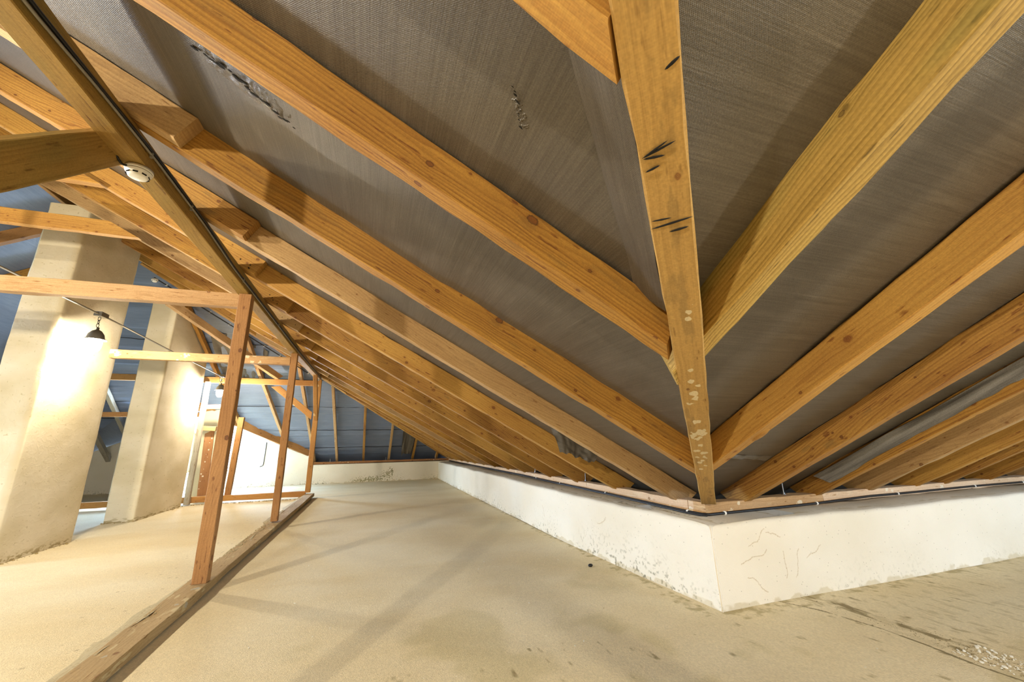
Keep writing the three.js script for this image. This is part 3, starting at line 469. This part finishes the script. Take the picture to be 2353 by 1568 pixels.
// opposite slope: rafters rising towards the ridge
[-1.2, -2.25, -3.24, -4.24, -5.19, -6.11, -7.27, -8.3].forEach((z, i) => add(timber([WX + 0.1, yWest(WX + 0.1), z], [RX - 0.02, yWest(RX - 0.02), z], 0.085, DEP, [BROWN, FIR[2], BROWN, FIR[0]][i % 4], { seed: 2200 + i * 7 }), 'rafter', i > 3 ? `rafter of the opposite blue slope left of the big chimney, ${ORD[i - 4]} from the front` : `rafter of the opposite slope outside the left edge, ${ORD[i]} from the viewer`, 'rafter', 'rafters of the opposite slope'));
add(timber([RX, yEast(RX) + 0.0, -8.62], [RX, yEast(RX), 4.2], 0.05, 0.22, FIR[2], { seed: 2301 }), 'ridge_board', 'ridge board where the rafters meet above the chimneys', 'beam');

// ------------------------------------------------------------------ wall plates
const plate = (a, b, label, seed, mat = PINK) => add(timber(a, b, 0.14, 0.088, mat, { seed, wobble: 0.004, bow: 0 }), 'wall_plate', label, 'wall plate', 'wall plates on the low walls');
plate([2.86, 0.615, -3.062], [2.86, 0.615, -3.13], 'stub of pink wall plate at the foot of the valley beam', 2401, PINK);
plate([2.86, 0.615, -3.137], [2.86, 0.615, -5.0], 'pinkish wall plate just left of the jutting corner', 2411);
plate([2.86, 0.615, -5.008], [2.86, 0.615, -9.6], 'middle length of wall plate on the long low wall', 2421);
plate([2.86, 0.615, -9.608], [2.86, 0.615, -15.7], 'far length of wall plate on the long low wall', 2431);
plate([2.785, 0.615, -2.99], [4.286, 0.615, -3.0], 'wall plate just right of the jutting corner', 2441, PALE);
plate([4.294, 0.615, -3.0], [12.9, 0.615, -2.93], 'wall plate running out of the photo on the right', 2451);
plate([2.8, 0.625, -15.62], [-1.98, 0.625, -15.62], 'wall plate on the far wall with dabs of mortar', 2461, REDWOOD);
plate([-8.4, 0.625, -15.62], [WX, 0.625, -15.62], 'wall plate on the far wall seen between the chimneys', 2471, BROWN);
// threaded rods that hold the plates down
for (const [x, z, label] of [[2.885, -7.07, 'seventh rafter foot left of the corner'], [2.89, -5.2, 'gap behind the fifth rafter'], [3.875, -3.02, 'first gap right of the valley beam'], [5.84, -3.0, 'gap by the torn sheeting rafter'], [8.6, -2.98, 'last visible gap at right'], [-1.37, -15.62, 'far plate beside the end post'], [0.5, -15.62, 'middle of the far plate'], [2.3, -15.62, 'far corner']]) {
  const rod = new THREE.CylinderGeometry(0.006, 0.006, 0.11, 10); rod.translate(0, 0.05, 0); const nut = new THREE.CylinderGeometry(0.014, 0.014, 0.012, 6); nut.translate(0, 0.012, 0); const wsh = new THREE.CylinderGeometry(0.022, 0.022, 0.003, 16); wsh.translate(0, 0.003, 0);
  const g = new THREE.Group(); g.position.set(x, 0.703, z); part(mesh(rod, STEEL), 'rod', g); part(mesh(mergeGeometries([nut, wsh]), STEEL), 'nut', g);
  add(g, 'anchor_bolt', `steel anchor rod sticking up from the wall plate, ${label}`, 'bolt', 'anchor rods of the wall plates');
}

// ------------------------------------------------------------------ chimneys
function chimney(x0, x1, z0, z1, h0, hTop, label, seed, rough) {
  const g = new THREE.Group(); g.position.set((x0 + x1) / 2, 0, (z0 + z1) / 2);
  const w = x1 - x0, d = z1 - z0, n = 44, pos = [], uv = [], idx = [];
  const c = 0.02, prof = [[-w / 2 + c, d / 2], [w / 2 - c, d / 2], [w / 2, d / 2 - c], [w / 2, -d / 2 + c], [w / 2 - c, -d / 2], [-w / 2 + c, -d / 2], [-w / 2, -d / 2 + c], [-w / 2, d / 2 - c], [-w / 2 + c, d / 2]];
  const cols = []; let acc = 0; for (let k = 0; k < 8; k++) { const L = Math.hypot(prof[k + 1][0] - prof[k][0], prof[k + 1][1] - prof[k][1]), m = Math.max(1, Math.round(L / 0.07)); for (let q = 0; q < m; q++) cols.push([lerp(prof[k][0], prof[k + 1][0], q / m), lerp(prof[k][1], prof[k + 1][1], q / m), acc + L * q / m]); acc += L; } cols.push([prof[0][0], prof[0][1], acc]);
  for (let j = 0; j <= n; j++) for (const [x, z, u] of cols) { const y = hTop * j / n; const uu = u >= acc - 1e-6 ? 0 : u; const e = 0.007 * vn(uu * 1.2, y * 0.8, 997, 997, seed) + 0.006 * vn(uu * 5, y * 4, 997, 997, seed + 1) + rough * 0.004 * vn(uu * 11, y * 9, 997, 997, seed + 2); const r = Math.hypot(x, z); pos.push(x + x / r * e, y, z + z / r * e); uv.push(u / 1.2, y / 1.2); }
  const m = cols.length; for (let j = 0; j < n; j++) for (let i = 0; i < m - 1; i++) { const a = j * m + i; idx.push(a, a + 1, a + m, a + 1, a + m + 1, a + m); }
  const geo = new THREE.BufferGeometry(); geo.setAttribute('position', new THREE.Float32BufferAttribute(pos, 3)); geo.setAttribute('uv', new THREE.Float32BufferAttribute(uv, 2)); geo.setIndex(idx); geo.computeVertexNormals();
  const map = tex(512, 1024, (i, j) => { const u = i / 512, v = j / 1024; let col = mix3(hex(0xdfd3b8), hex(0xcdbf9c), clamp01(0.4 + fbm(u * 8, v * 16, 8, 16, seed + 7, 5))); col = mix3(col, hex(0x8d7a4d), smooth(0.1, 0.3, fbm(u * 64, v * 256, 64, 256, seed + 8, 5) + 0.3 * (1 - v / 0.018)) * clamp01(1.4 - v / 0.016) * 0.7); if (vn(u * 128, v * 256, 128, 256, seed + 9) > 0.86) col = mix3(col, hex(0xa08f63), 0.4); return col; });
  map.repeat.set(1.2 / acc, 1.2 / hTop);
  const mat = new THREE.MeshStandardMaterial({ map, bumpMap: dupTex(rough ? roughBump : plasterBump, 1, 1), bumpScale: rough ? 0.0025 : 0.0025, roughness: 0.92 });
  part(mesh(geo, mat), 'shaft', g);
  // crumbs of mortar along the foot
  const R = rng(seed), bits = []; for (let k = 0; k < 46; k++) { const b = new THREE.IcosahedronGeometry(0.004 + R() * R() * 0.018, 0); b.scale(1, 0.6, 1); const e = R() < 0.5; b.translate(e ? w / 2 + R() * 0.05 : (R() - 0.5) * w, 0.006, e ? (R() - 0.5) * d : d / 2 + R() * 0.05); bits.push(b); }
  const cr = mesh(mergeGeometries(bits), new THREE.MeshStandardMaterial({ color: 0xa08c5c, roughness: 1 })); part(cr, 'mortar_crumbs', g); cr.userData.kind = 'stuff';
  return add(g, 'chimney', label, 'chimney');
}
chimney(-4.385, -3.94, -7.8, -6.475, 0, 4.55, 'big plastered chimney at the left, lit white by the lamp hanging beside it', 2501, 1);
chimney(-4.38, -3.94, -11.25, -9.36, 0, 4.3, 'second, smoother plastered chimney behind the big one', 2511, 0);

// ------------------------------------------------------------------ timber and masonry left of the bright wall
add(timber([-3.885, 0.02, -11.36], [-3.885, 2.82, -11.36], 0.1, 0.09, GREYWOOD, { seed: 2601, up: [0, 0, 1], centre: true, wobble: 0.005 }), 'post', 'pale post against the back edge of the second chimney, lamp light put into its colour', 'post');  // white lamp light on this post is put into its pale wood
add(timber([-3.70, 0.17, -11.62], [-3.76, 1.64, -11.62], 0.19, 0.04, REDWOOD, { seed: 2611, up: [0, 0, 1], centre: true, e1: [0, 0.5] }), 'plank', 'reddish plank with white mortar spots and a slanted top, left of the cracked post', 'plank');
add(timber([-3.18, 0.16, -11.6], [-3.13, 1.98, -11.6], 0.12, 0.1, BROWN, { seed: 2621, up: [0, 0, 1], centre: true }), 'post', 'timber post beside the bright white wall, just behind the cracked post', 'post');
add(timber([-3.98, 1.73, -11.56], [-3.62, 1.70, -11.56], 0.09, 0.11, PALE, { seed: 2631, centre: true }), 'wood_block', 'short wooden block nailed above the slanted plank', 'block');
{
  const sh = new THREE.Shape(); sh.moveTo(-0.24, 0); sh.lineTo(0.24, 0); sh.lineTo(0.24, 2.24); const R = rng(31); for (let k = 1; k < 9; k++) sh.lineTo(0.24 - k * 0.053, 2.24 - 0.1 * (k / 9) * R() - 0.03 * R()); sh.lineTo(-0.24, 2.12); sh.closePath();
  const g = new THREE.ExtrudeGeometry(sh, { depth: 0.4, bevelEnabled: true, bevelSize: 0.01, bevelThickness: 0.01, bevelSegments: 1 }); g.translate(-3.95, 0, -12.75);
  const u = g.attributes.uv; for (let i = 0; i < u.count; i++) u.setXY(i, u.getX(i) / 1.2, u.getY(i) / 1.2);
  add(mesh(g, new THREE.MeshStandardMaterial({ color: 0xdccdaa, roughness: 0.92, bumpMap: plasterBump, bumpScale: 0.004 })), 'plastered_pier', 'plastered pier with a jagged broken top under the short pale rail', 'pier');
}

// ------------------------------------------------------------------ lamps on their conduit
function pendant([x, y, z, on], label) {
  const g = new THREE.Group(); g.position.set(x, y, z);
  const box = new THREE.BoxGeometry(0.085, 0.06, 0.15); box.translate(0, 0.42, 0); part(mesh(box, CAPGREY), 'junction_box', g);
  const links = []; for (let k = 0; k < 3; k++) { const t = new THREE.TorusGeometry(0.02, 0.0045, 8, 16); t.scale(0.7, 1.4, 1); t.rotateY(k * Math.PI / 2); t.translate(0, 0.36 - k * 0.045, 0.02); links.push(t); }
  const hook = new THREE.CylinderGeometry(0.014, 0.018, 0.05, 12); hook.translate(0, 0.222, 0.0); links.push(hook); part(mesh(mergeGeometries(links), CAPGREY), 'chain', g);
  const cap = new THREE.LatheGeometry([[0.016, 0.215], [0.05, 0.195], [0.082, 0.15], [0.094, 0.095], [0.118, 0.082], [0.12, 0.076], [0.09, 0.072], [0.088, 0.09], [0.076, 0.145], [0.045, 0.185], [0.01, 0.2]].map(([a, b]) => new THREE.Vector2(a, b)), 8); part(mesh(cap, CAPGREY), 'cap', g);
  const jar = new THREE.LatheGeometry([[0.001, -0.075], [0.035, -0.068], [0.062, -0.045], [0.075, -0.01], [0.078, 0.03], [0.076, 0.072]].map(([a, b]) => new THREE.Vector2(a, b)), 20);
  const jm = new THREE.Mesh(jar, new THREE.MeshStandardMaterial({ color: 0xffffff, emissive: LAMP_COLOR, emissiveIntensity: on ? 14 : 0, roughness: 0.4, side: THREE.DoubleSide })); part(jm, 'lamp_glass', g);
  const wires = []; for (let k = 0; k < 4; k++) { const a = k * Math.PI / 2 + 0.4, c = new THREE.CatmullRomCurve3([[0.096, 0.08], [0.093, 0.02], [0.083, -0.04], [0.045, -0.082], [0, -0.092]].map(([r, yy]) => V(r * Math.cos(a), yy, r * Math.sin(a)))); wires.push(new THREE.TubeGeometry(c, 16, 0.0016, 5)); }
  part(mesh(mergeGeometries(wires), CAPGREY), 'wire_guard', g);
  add(g, 'pendant_lamp', label, 'lamp', 'pendant lamps on the conduit');
  if (on) { const L = new THREE.PointLight(LAMP_COLOR, LAMP_CD * on, 0, 2); L.position.set(x, y, z); L.castShadow = true; L.shadow.radius = 2; scene.add(L); }
}
pendant(lampSpots[0], 'glowing pendant lamp in a dark cap, hanging in front of the big chimney');
pendant(lampSpots[1], 'glowing pendant lamp hanging behind the cracked post by the second chimney');
pendant(lampSpots[2], 'pendant lamp on the same conduit outside the left edge');
pendant(lampSpots[3], 'pendant lamp on the same conduit behind the viewer');
pendant(lampSpots[4], 'pendant lamp behind the viewer at the start of the right wing');
pendant(lampSpots[5], 'pendant lamp further along the right wing');
add(tube([[-3.55, 3.005, 4.0], [-3.55, 3.005, -2.2], [-3.55, 3.005, -6.5], [-3.53, 2.95, -8.6], [-3.5, 2.90, -10.9]], 0.011, GREYPVC, 80, 10), 'conduit', 'grey conduit that carries the lamps past the chimneys', 'conduit');
add(tube([[-3.5, 2.9, -10.88], [-3.52, 2.86, -10.93], [-3.53, 2.80, -10.98], [-3.5, 2.74, -11.0], [-3.5, 2.7, -11.02]], 0.006, BLACK, 30, 8), 'lamp_cable', 'short drooping black cable above the far lamp', 'cable');

// ------------------------------------------------------------------ cables
{
  const pts = [[-1.323, 2.855, 0.6], [-1.323, 2.862, -1.6], [-1.324, 2.89, -2.0], [-1.325, 2.91, -2.55], [-1.326, 2.905, -3.3], [-1.33, 2.868, -4.05], [-1.335, 2.866, -6], [-1.348, 2.872, -7.6], [-1.40, 2.97, -10.9], [-1.41, 2.985, -11.4]];
  const c = tube(pts, 0.0065, GREYPVC, 160, 8); 
  for (const [zz, yy] of [[-2.5, 2.915], [-3.05, 2.91], [-4.3, 2.875], [-5.9, 2.872]]) { const k = new THREE.BoxGeometry(0.012, 0.05, 0.012); k.translate(-1.326, yy, zz); part(mesh(k, GREYPVC), 'clip', c); }
  add(c, 'cable', 'thin grey cable clipped along the side of the purlin', 'cable');
  const p2 = pts.map(([x, y, z], i) => [x, y + 0.022 + 0.006 * Math.sin(i * 2.1), z]);
  add(tube(p2, 0.009, BLACK, 160, 8), 'cable', 'black cable running just above the grey one along the purlin', 'cable');
}
function clips(parent, list) { for (const [x, y, z, ry] of list) { const t = new THREE.TorusGeometry(0.013, 0.0045, 6, 14); t.scale(1, 1, 2.2); t.rotateY(ry); t.translate(x, y, z); part(mesh(t, WHITEPVC), 'cable_clip', parent); } }
{
  const left = [[2.775, 0.64, -15.3], [2.775, 0.64, -10], [2.772, 0.642, -7.5], [2.765, 0.636, -6.7], [2.745, 0.634, -5.7], [2.735, 0.632, -4.45], [2.70, 0.630, -3.5], [2.68, 0.630, -3.05], [2.70, 0.628, -2.87], [2.74, 0.627, -2.84]];
  const right = [[2.74, 0.627, -2.84], [2.9, 0.63, -2.83], [3.55, 0.632, -2.83], [4.05, 0.634, -2.84], [4.94, 0.64, -2.90], [5.4, 0.638, -2.90], [6.87, 0.642, -2.9], [7.9, 0.64, -2.88], [9.5, 0.64, -2.88], [12.5, 0.64, -2.85]];
  const a = tube([...left, ...right.slice(1)], 0.0115, BLACK, 360, 8);
  clips(a, [[2.766, 0.64, -6.72, 0], [2.745, 0.634, -5.73, 0], [2.735, 0.632, -4.44, 0], [2.68, 0.630, -3.02, 0], [2.9, 0.63, -2.83, Math.PI / 2], [4.05, 0.634, -2.84, Math.PI / 2], [5.4, 0.638, -2.90, Math.PI / 2], [6.87, 0.642, -2.9, Math.PI / 2], [7.9, 0.64, -2.88, Math.PI / 2]]);
  add(a, 'cable', 'thick black cable clipped along the foot of the wall plate, round the jutting corner', 'cable');
  add(tube(left.map(([x, y, z]) => [x - 0.022, y - 0.006, z]), 0.009, BLACK, 200, 8), 'cable', 'second black cable beside it, left of the corner only', 'cable');
  const far = tube([[2.7, 0.645, -15.52], [0.5, 0.64, -15.51], [-1.0, 0.63, -15.51], [-1.97, 0.628, -15.5], [-2.0, 0.7, -15.46], [-2.02, 0.92, -15.42], [-2.4, 1.075, -15.4], [-3.1, 1.39, -15.395]], 0.008, BLACK, 120, 6);
  add(far, 'cable', 'thin black cable along the far wall plate and up the sloping wall edge', 'cable');
  add(tube([[-3.335, 1.40, -15.39], [-3.338, 1.05, -15.385], [-3.348, 0.72, -15.385], [-3.36, 0.66, -15.38], [-3.44, 0.63, -15.38]], 0.012, BLACK, 40, 6), 'cable', 'black hooked cable hanging down the bright white wall', 'cable');
  const hipc = tube([[-1.75, 3.14, -11.42], [-2.6, 3.60, -10.52], [-3.4, 4.03, -9.68], [-4.2, 4.47, -8.86]].map(([x, y, z]) => [x + 0.02, y - 0.02, z + 0.04]), 0.012, BLACK, 60, 6);
  for (let k = 0; k < 9; k++) { const s = k / 8.5, b = new THREE.BoxGeometry(0.035, 0.03, 0.02); b.translate(lerp(-1.73, -4.18, s), lerp(3.12, 4.45, s), lerp(-11.38, -8.82, s)); part(mesh(b, WHITEPVC), 'cable_clip', hipc); }
  add(hipc, 'cable', 'black cable with white clips along the hip rafter', 'cable');
}
// ------------------------------------------------------------------ smoke detectors
function detector(x, y, z, label, s = 1, tilt = [0, 0]) {
  const g = new THREE.Group(); g.position.set(x, y, z); g.scale.setScalar(s); g.rotation.set(tilt[0], 0, tilt[1]);
  const L = (p, m) => mesh(new THREE.LatheGeometry(p.map(([a, b]) => new THREE.Vector2(a, b)), 32), m);
  part(L([[0.001, 0], [0.052, 0], [0.053, -0.012], [0.05, -0.016], [0.001, -0.016]], WHITEPVC), 'base', g);
  part(L([[0.001, -0.016], [0.05, -0.016], [0.05, -0.022], [0.043, -0.03], [0.036, -0.044], [0.028, -0.048], [0.001, -0.049]], WHITEPVC), 'cover', g);
  for (let k = 0; k < 8; k++) { const a = k * Math.PI / 4 + 0.2, b = new THREE.BoxGeometry(0.004, 0.008, 0.018); b.rotateZ(0.45); b.translate(0.0405, -0.036, 0); b.rotateY(a); part(mesh(b, DARKTEAR), 'vent', g); }
  add(g, 'smoke_detector', label, 'smoke detector', 'smoke detectors');
}
detector(-1.383, 2.826, -2.535, 'round white smoke detector under the purlin at upper left', 1.22);
detector(-4.18, 4.42, -8.85, 'small white smoke detector at the peak beside the big chimney', 1, [-0.2, 0.2]);
detector(-1.46, 2.95, -11.2, 'tiny white smoke detector under the far end of the purlin');
add(tube([[-1.40, 2.815, -2.50], [-1.43, 2.80, -2.47], [-1.445, 2.83, -2.44], [-1.446, 2.9, -2.42]], 0.006, BLACK, 20, 6), 'cable', 'short black lead going up behind the nearest smoke detector', 'cable');

// ------------------------------------------------------------------ torn and hanging sheeting
function scrap(pts, cols, rows, mat, seed, amp, taper) {   // bilinear quad with crumples
  const [A, B, Cc, D] = pts.map((p) => V(...p)), n = B.clone().sub(A).cross(D.clone().sub(A)).normalize(), pos = [], uv = [], idx = [], R = rng(seed), rag = Array.from({ length: cols + 1 }, (_, i) => 0.5 + 0.5 * vn(i * 0.45, 3, 997, 97, seed + 5) + 0.15 * R());
  for (let j = 0; j <= rows; j++) for (let i = 0; i <= cols; i++) { const s = i / cols; let t = j / rows; if (taper === undefined) t *= 1 - 0.14 * rag[i]; const p = A.clone().lerp(B, s).lerp(D.clone().lerp(Cc, s), t); const k = taper ? Math.sqrt(Math.sin(Math.PI * s) * Math.sin(Math.PI * t)) : 1; if (taper) p.y += 0.012 * (1 - k); p.addScaledVector(n, amp * k * (vn(s * (taper ? 22 : 6), t * (taper ? 5 : 3), 997, 997, seed) + 0.5 * vn(s * (taper ? 50 : 15), t * (taper ? 12 : 7), 997, 997, seed + 1))); pos.push(p.x, p.y, p.z); uv.push(s * A.distanceTo(B), t * A.distanceTo(D)); }
  for (let j = 0; j < rows; j++) for (let i = 0; i < cols; i++) { const k = j * (cols + 1) + i; idx.push(k, k + 1, k + cols + 1, k + 1, k + cols + 2, k + cols + 1); }
  const g = new THREE.BufferGeometry(); g.setAttribute('position', new THREE.Float32BufferAttribute(pos, 3)); g.setAttribute('uv', new THREE.Float32BufferAttribute(uv, 2)); g.setIndex(idx); g.computeVertexNormals(); return mesh(g, mat);
}
const TORN = UNDERLAY.clone(); TORN.roughness = 0.22;
const SHINY = underlay(61, 0xa5a29c, 0x66635f); SHINY.roughness = 0.27;
add(scrap([[4.17, yWing(-2.9) + 0.17, -2.9], [4.17, yWing(0.6) + 0.19, 0.6], [4.165, yWing(0.6) + 0.07, 0.6], [4.165, yWing(-2.75) + 0.03, -2.75]], 90, 8, SHINY, 2701, 0.016), 'torn_sheet', 'torn silver-grey strip of sheeting hanging along a rafter at the right', 'sheet');
add(scrap([[1.62, yEast(1.62) + 0.17, -3.62], [2.22, yEast(2.22) + 0.17, -3.62], [2.12, yEast(2.12) - 0.03, -3.66], [1.78, yEast(1.78) - 0.12, -3.66]], 26, 12, UNDERLAY, 2711, 0.03), 'hanging_scrap', 'frayed scrap of grey sheeting drooping behind the pale dusty rafter', 'sheet');
{ const q = (k, d, drop) => { const x = PX - k - d * 0.707, z = -2.885 + 1.036 * k - d * 0.707; return [x, me(x) - 0.014 - drop, z]; };
  add(scrap([q(2.6, 0.19, 0), q(1.66, 0.17, 0), q(1.66, 0.062, 0.07), q(2.6, 0.062, 0.07)], 60, 8, UNDERLAY, 2791, 0.005, false), 'sheet_fold', 'grey fold of sheeting lapped along the left side of the valley beam', 'sheet'); }
add(scrap([[2.70, 1.12, -2.5], [3.22, 1.10, -2.56], [3.2, 1.06, -2.58], [2.72, 1.09, -2.52]], 24, 3, UNDERLAY, 2721, 0.008), 'hanging_scrap', 'thin strip of sheeting stretched low between the first rafters right of the valley beam', 'sheet');
add(scrap([[0.95, mh(-13.9) - 0.03, -13.9], [1.4, mh(-14.2) - 0.03, -14.2], [1.36, 0.86, -15.45], [1.02, 0.80, -15.5]], 14, 14, UNDERLAY, 2731, 0.05), 'hanging_scrap', 'grey scrap of sheeting hanging as a point in front of the far hip', 'sheet');
add(scrap([[-4.75, 4.75, -5.6], [-4.35, 4.80, -5.75], [-4.45, 4.28, -5.9], [-4.66, 4.3, -5.8]], 14, 16, SHINY, 2741, 0.06), 'hanging_scrap', 'crumpled silver scrap of sheeting by the top of the big chimney', 'sheet');
add(scrap([[-2.6, mh(-10.9) - 0.02, -10.9], [-3.7, mh(-10.3) - 0.02, -10.3], [-3.75, mh(-11.9) - 0.1, -11.9], [-2.9, mh(-12.2) - 0.06, -12.2]], 24, 20, UNDERLAY, 2751, 0.07), 'loose_sheet', 'crumpled grey loose sheet behind the raking strut', 'sheet');
{ // the frayed slit near the top of the first bay, and the small one in the second: torn weave, crumpled and shiny, with holes
  const torn = (x0, z0, x1, z1, wide, seed, nHoles, label) => {
    const dx = x1 - x0, dz = z1 - z0, g = new THREE.Group(), R = rng(seed); g.position.set(x0, me(x0), z0);
    const q = (a, b) => { const x = x0 + dx * a - dz * b * wide / Math.hypot(dx, dz), z = z0 + dz * a + dx * b * wide / Math.hypot(dx, dz); return [x - x0, me(x) - 0.011 - me(x0), z - z0]; };
    part(scrap([q(-0.1, -1), q(1.1, -1), q(1.1, 1), q(-0.1, 1)], 110, 26, TORN, seed, 0.006, true), 'frayed_weave', g);
    const holes = []; for (let k = 0; k < nHoles; k++) { const a = (k + R() * 0.8) / nHoles, b = 0.25 * Math.sin(a * 5) + (R() - 0.5) * 0.35, r = (0.004 + R() * 0.007) * (wide / 0.075); const c = new THREE.IcosahedronGeometry(r, 0); c.scale(1.6 + R(), 0.3, 0.6 + 0.4 * R()); c.rotateZ(-Math.PI * 29 / 180); const p = q(a, b); c.translate(p[0], p[1] - 0.006, p[2]); holes.push(c); }
    part(mesh(mergeGeometries(holes), DARKTEAR), 'hole', g);
    add(g, 'torn_patch', label, 'tear');
  };
  torn(-0.82, -1.615, -0.42, -1.70, 0.075, 91, 22, 'long frayed tear in the sheeting, shiny and crumpled, at upper left');
  torn(0.31, -0.85, 0.39, -0.955, 0.025, 95, 14, 'small worn tear in the sheeting near the top middle');
}
// ------------------------------------------------------------------ rubble and litter
{
  const R = rng(123), dummy = new THREE.Object3D();
  const rub = (n, f, mat, name, label) => { const im = new THREE.InstancedMesh(new THREE.IcosahedronGeometry(1, 0), mat, n); for (let k = 0; k < n; k++) { const [x, y, z, s] = f(); dummy.position.set(x, y, z); dummy.scale.set(s, s * (0.35 + R() * 0.4), s * (0.6 + R() * 0.8)); dummy.rotation.set(R() * 0.6, R() * 6, R() * 0.6); dummy.updateMatrix(); im.setMatrixAt(k, dummy.matrix); } im.castShadow = im.receiveShadow = true; add(im, name, label, 'debris', null, 'stuff'); };
  const grit = new THREE.MeshStandardMaterial({ color: 0xa8976f, roughness: 1 }), chalk = new THREE.MeshStandardMaterial({ color: 0xd9d4c4, roughness: 1 }), dark = new THREE.MeshStandardMaterial({ color: 0x7c6f50, roughness: 1 });
  const sz = () => { const z = -2.2 - R() * R() * 9; const a = R() * 0.13; return [-1.43 - a, sillY(z) + 0.016 - (a > 0.055 ? (a - 0.055) * 0.7 : 0), z, 0.003 + R() * R() * 0.010 * smooth(-0.3, 0.5, vn(z * 1.7, 3, 97, 9, 5) + 0.3)]; };
  rub(1400, sz, grit, 'mortar_rubble', 'crumbled grey mortar along the top of the long floor sill');
  rub(900, () => { const z = -2.55 + R() * 1.7; const x = 3.34 + (R() + R() + R() - 1.5) * 0.13 + 0.06 * (z + 2.6); return [x, 0.008, z, 0.0015 + R() * R() * R() * 0.006]; }, dark, 'grit', 'dark grit swept along the crack in the floor at bottom right');
  rub(240, () => { const z = -1.7 + R() * 0.6; const x = 3.42 + (R() - 0.5) * 0.25; return [x, 0.01, z, 0.003 + R() * R() * 0.010]; }, chalk, 'plaster_flakes', 'pale plaster flakes in the bottom right corner');
  rub(300, () => [-1.2 + R() * 5, 0.008, -8 + R() * 7, 0.002 + R() * R() * 0.005], chalk, 'plaster_specks', 'tiny white plaster specks scattered over the floor');
  const stone = new THREE.IcosahedronGeometry(0.022, 1); stone.scale(1.2, 0.7, 0.9); const st = mesh(stone, BLACK); st.position.set(2.19, 0.018, -3.95); add(st, 'black_pebble', 'single black pebble lying on the floor near the low wall', 'pebble');
  // bird-nest like litter on the far floor behind the far sill
  rub(240, () => [-1.6 - R() * 2.2, 0.01, -11.38 + R() * 0.08, 0.004 + R() * 0.012], grit, 'sill_crumbs', 'crumbs of mortar in front of the far floor sill');
}
renderer.render(scene, camera);
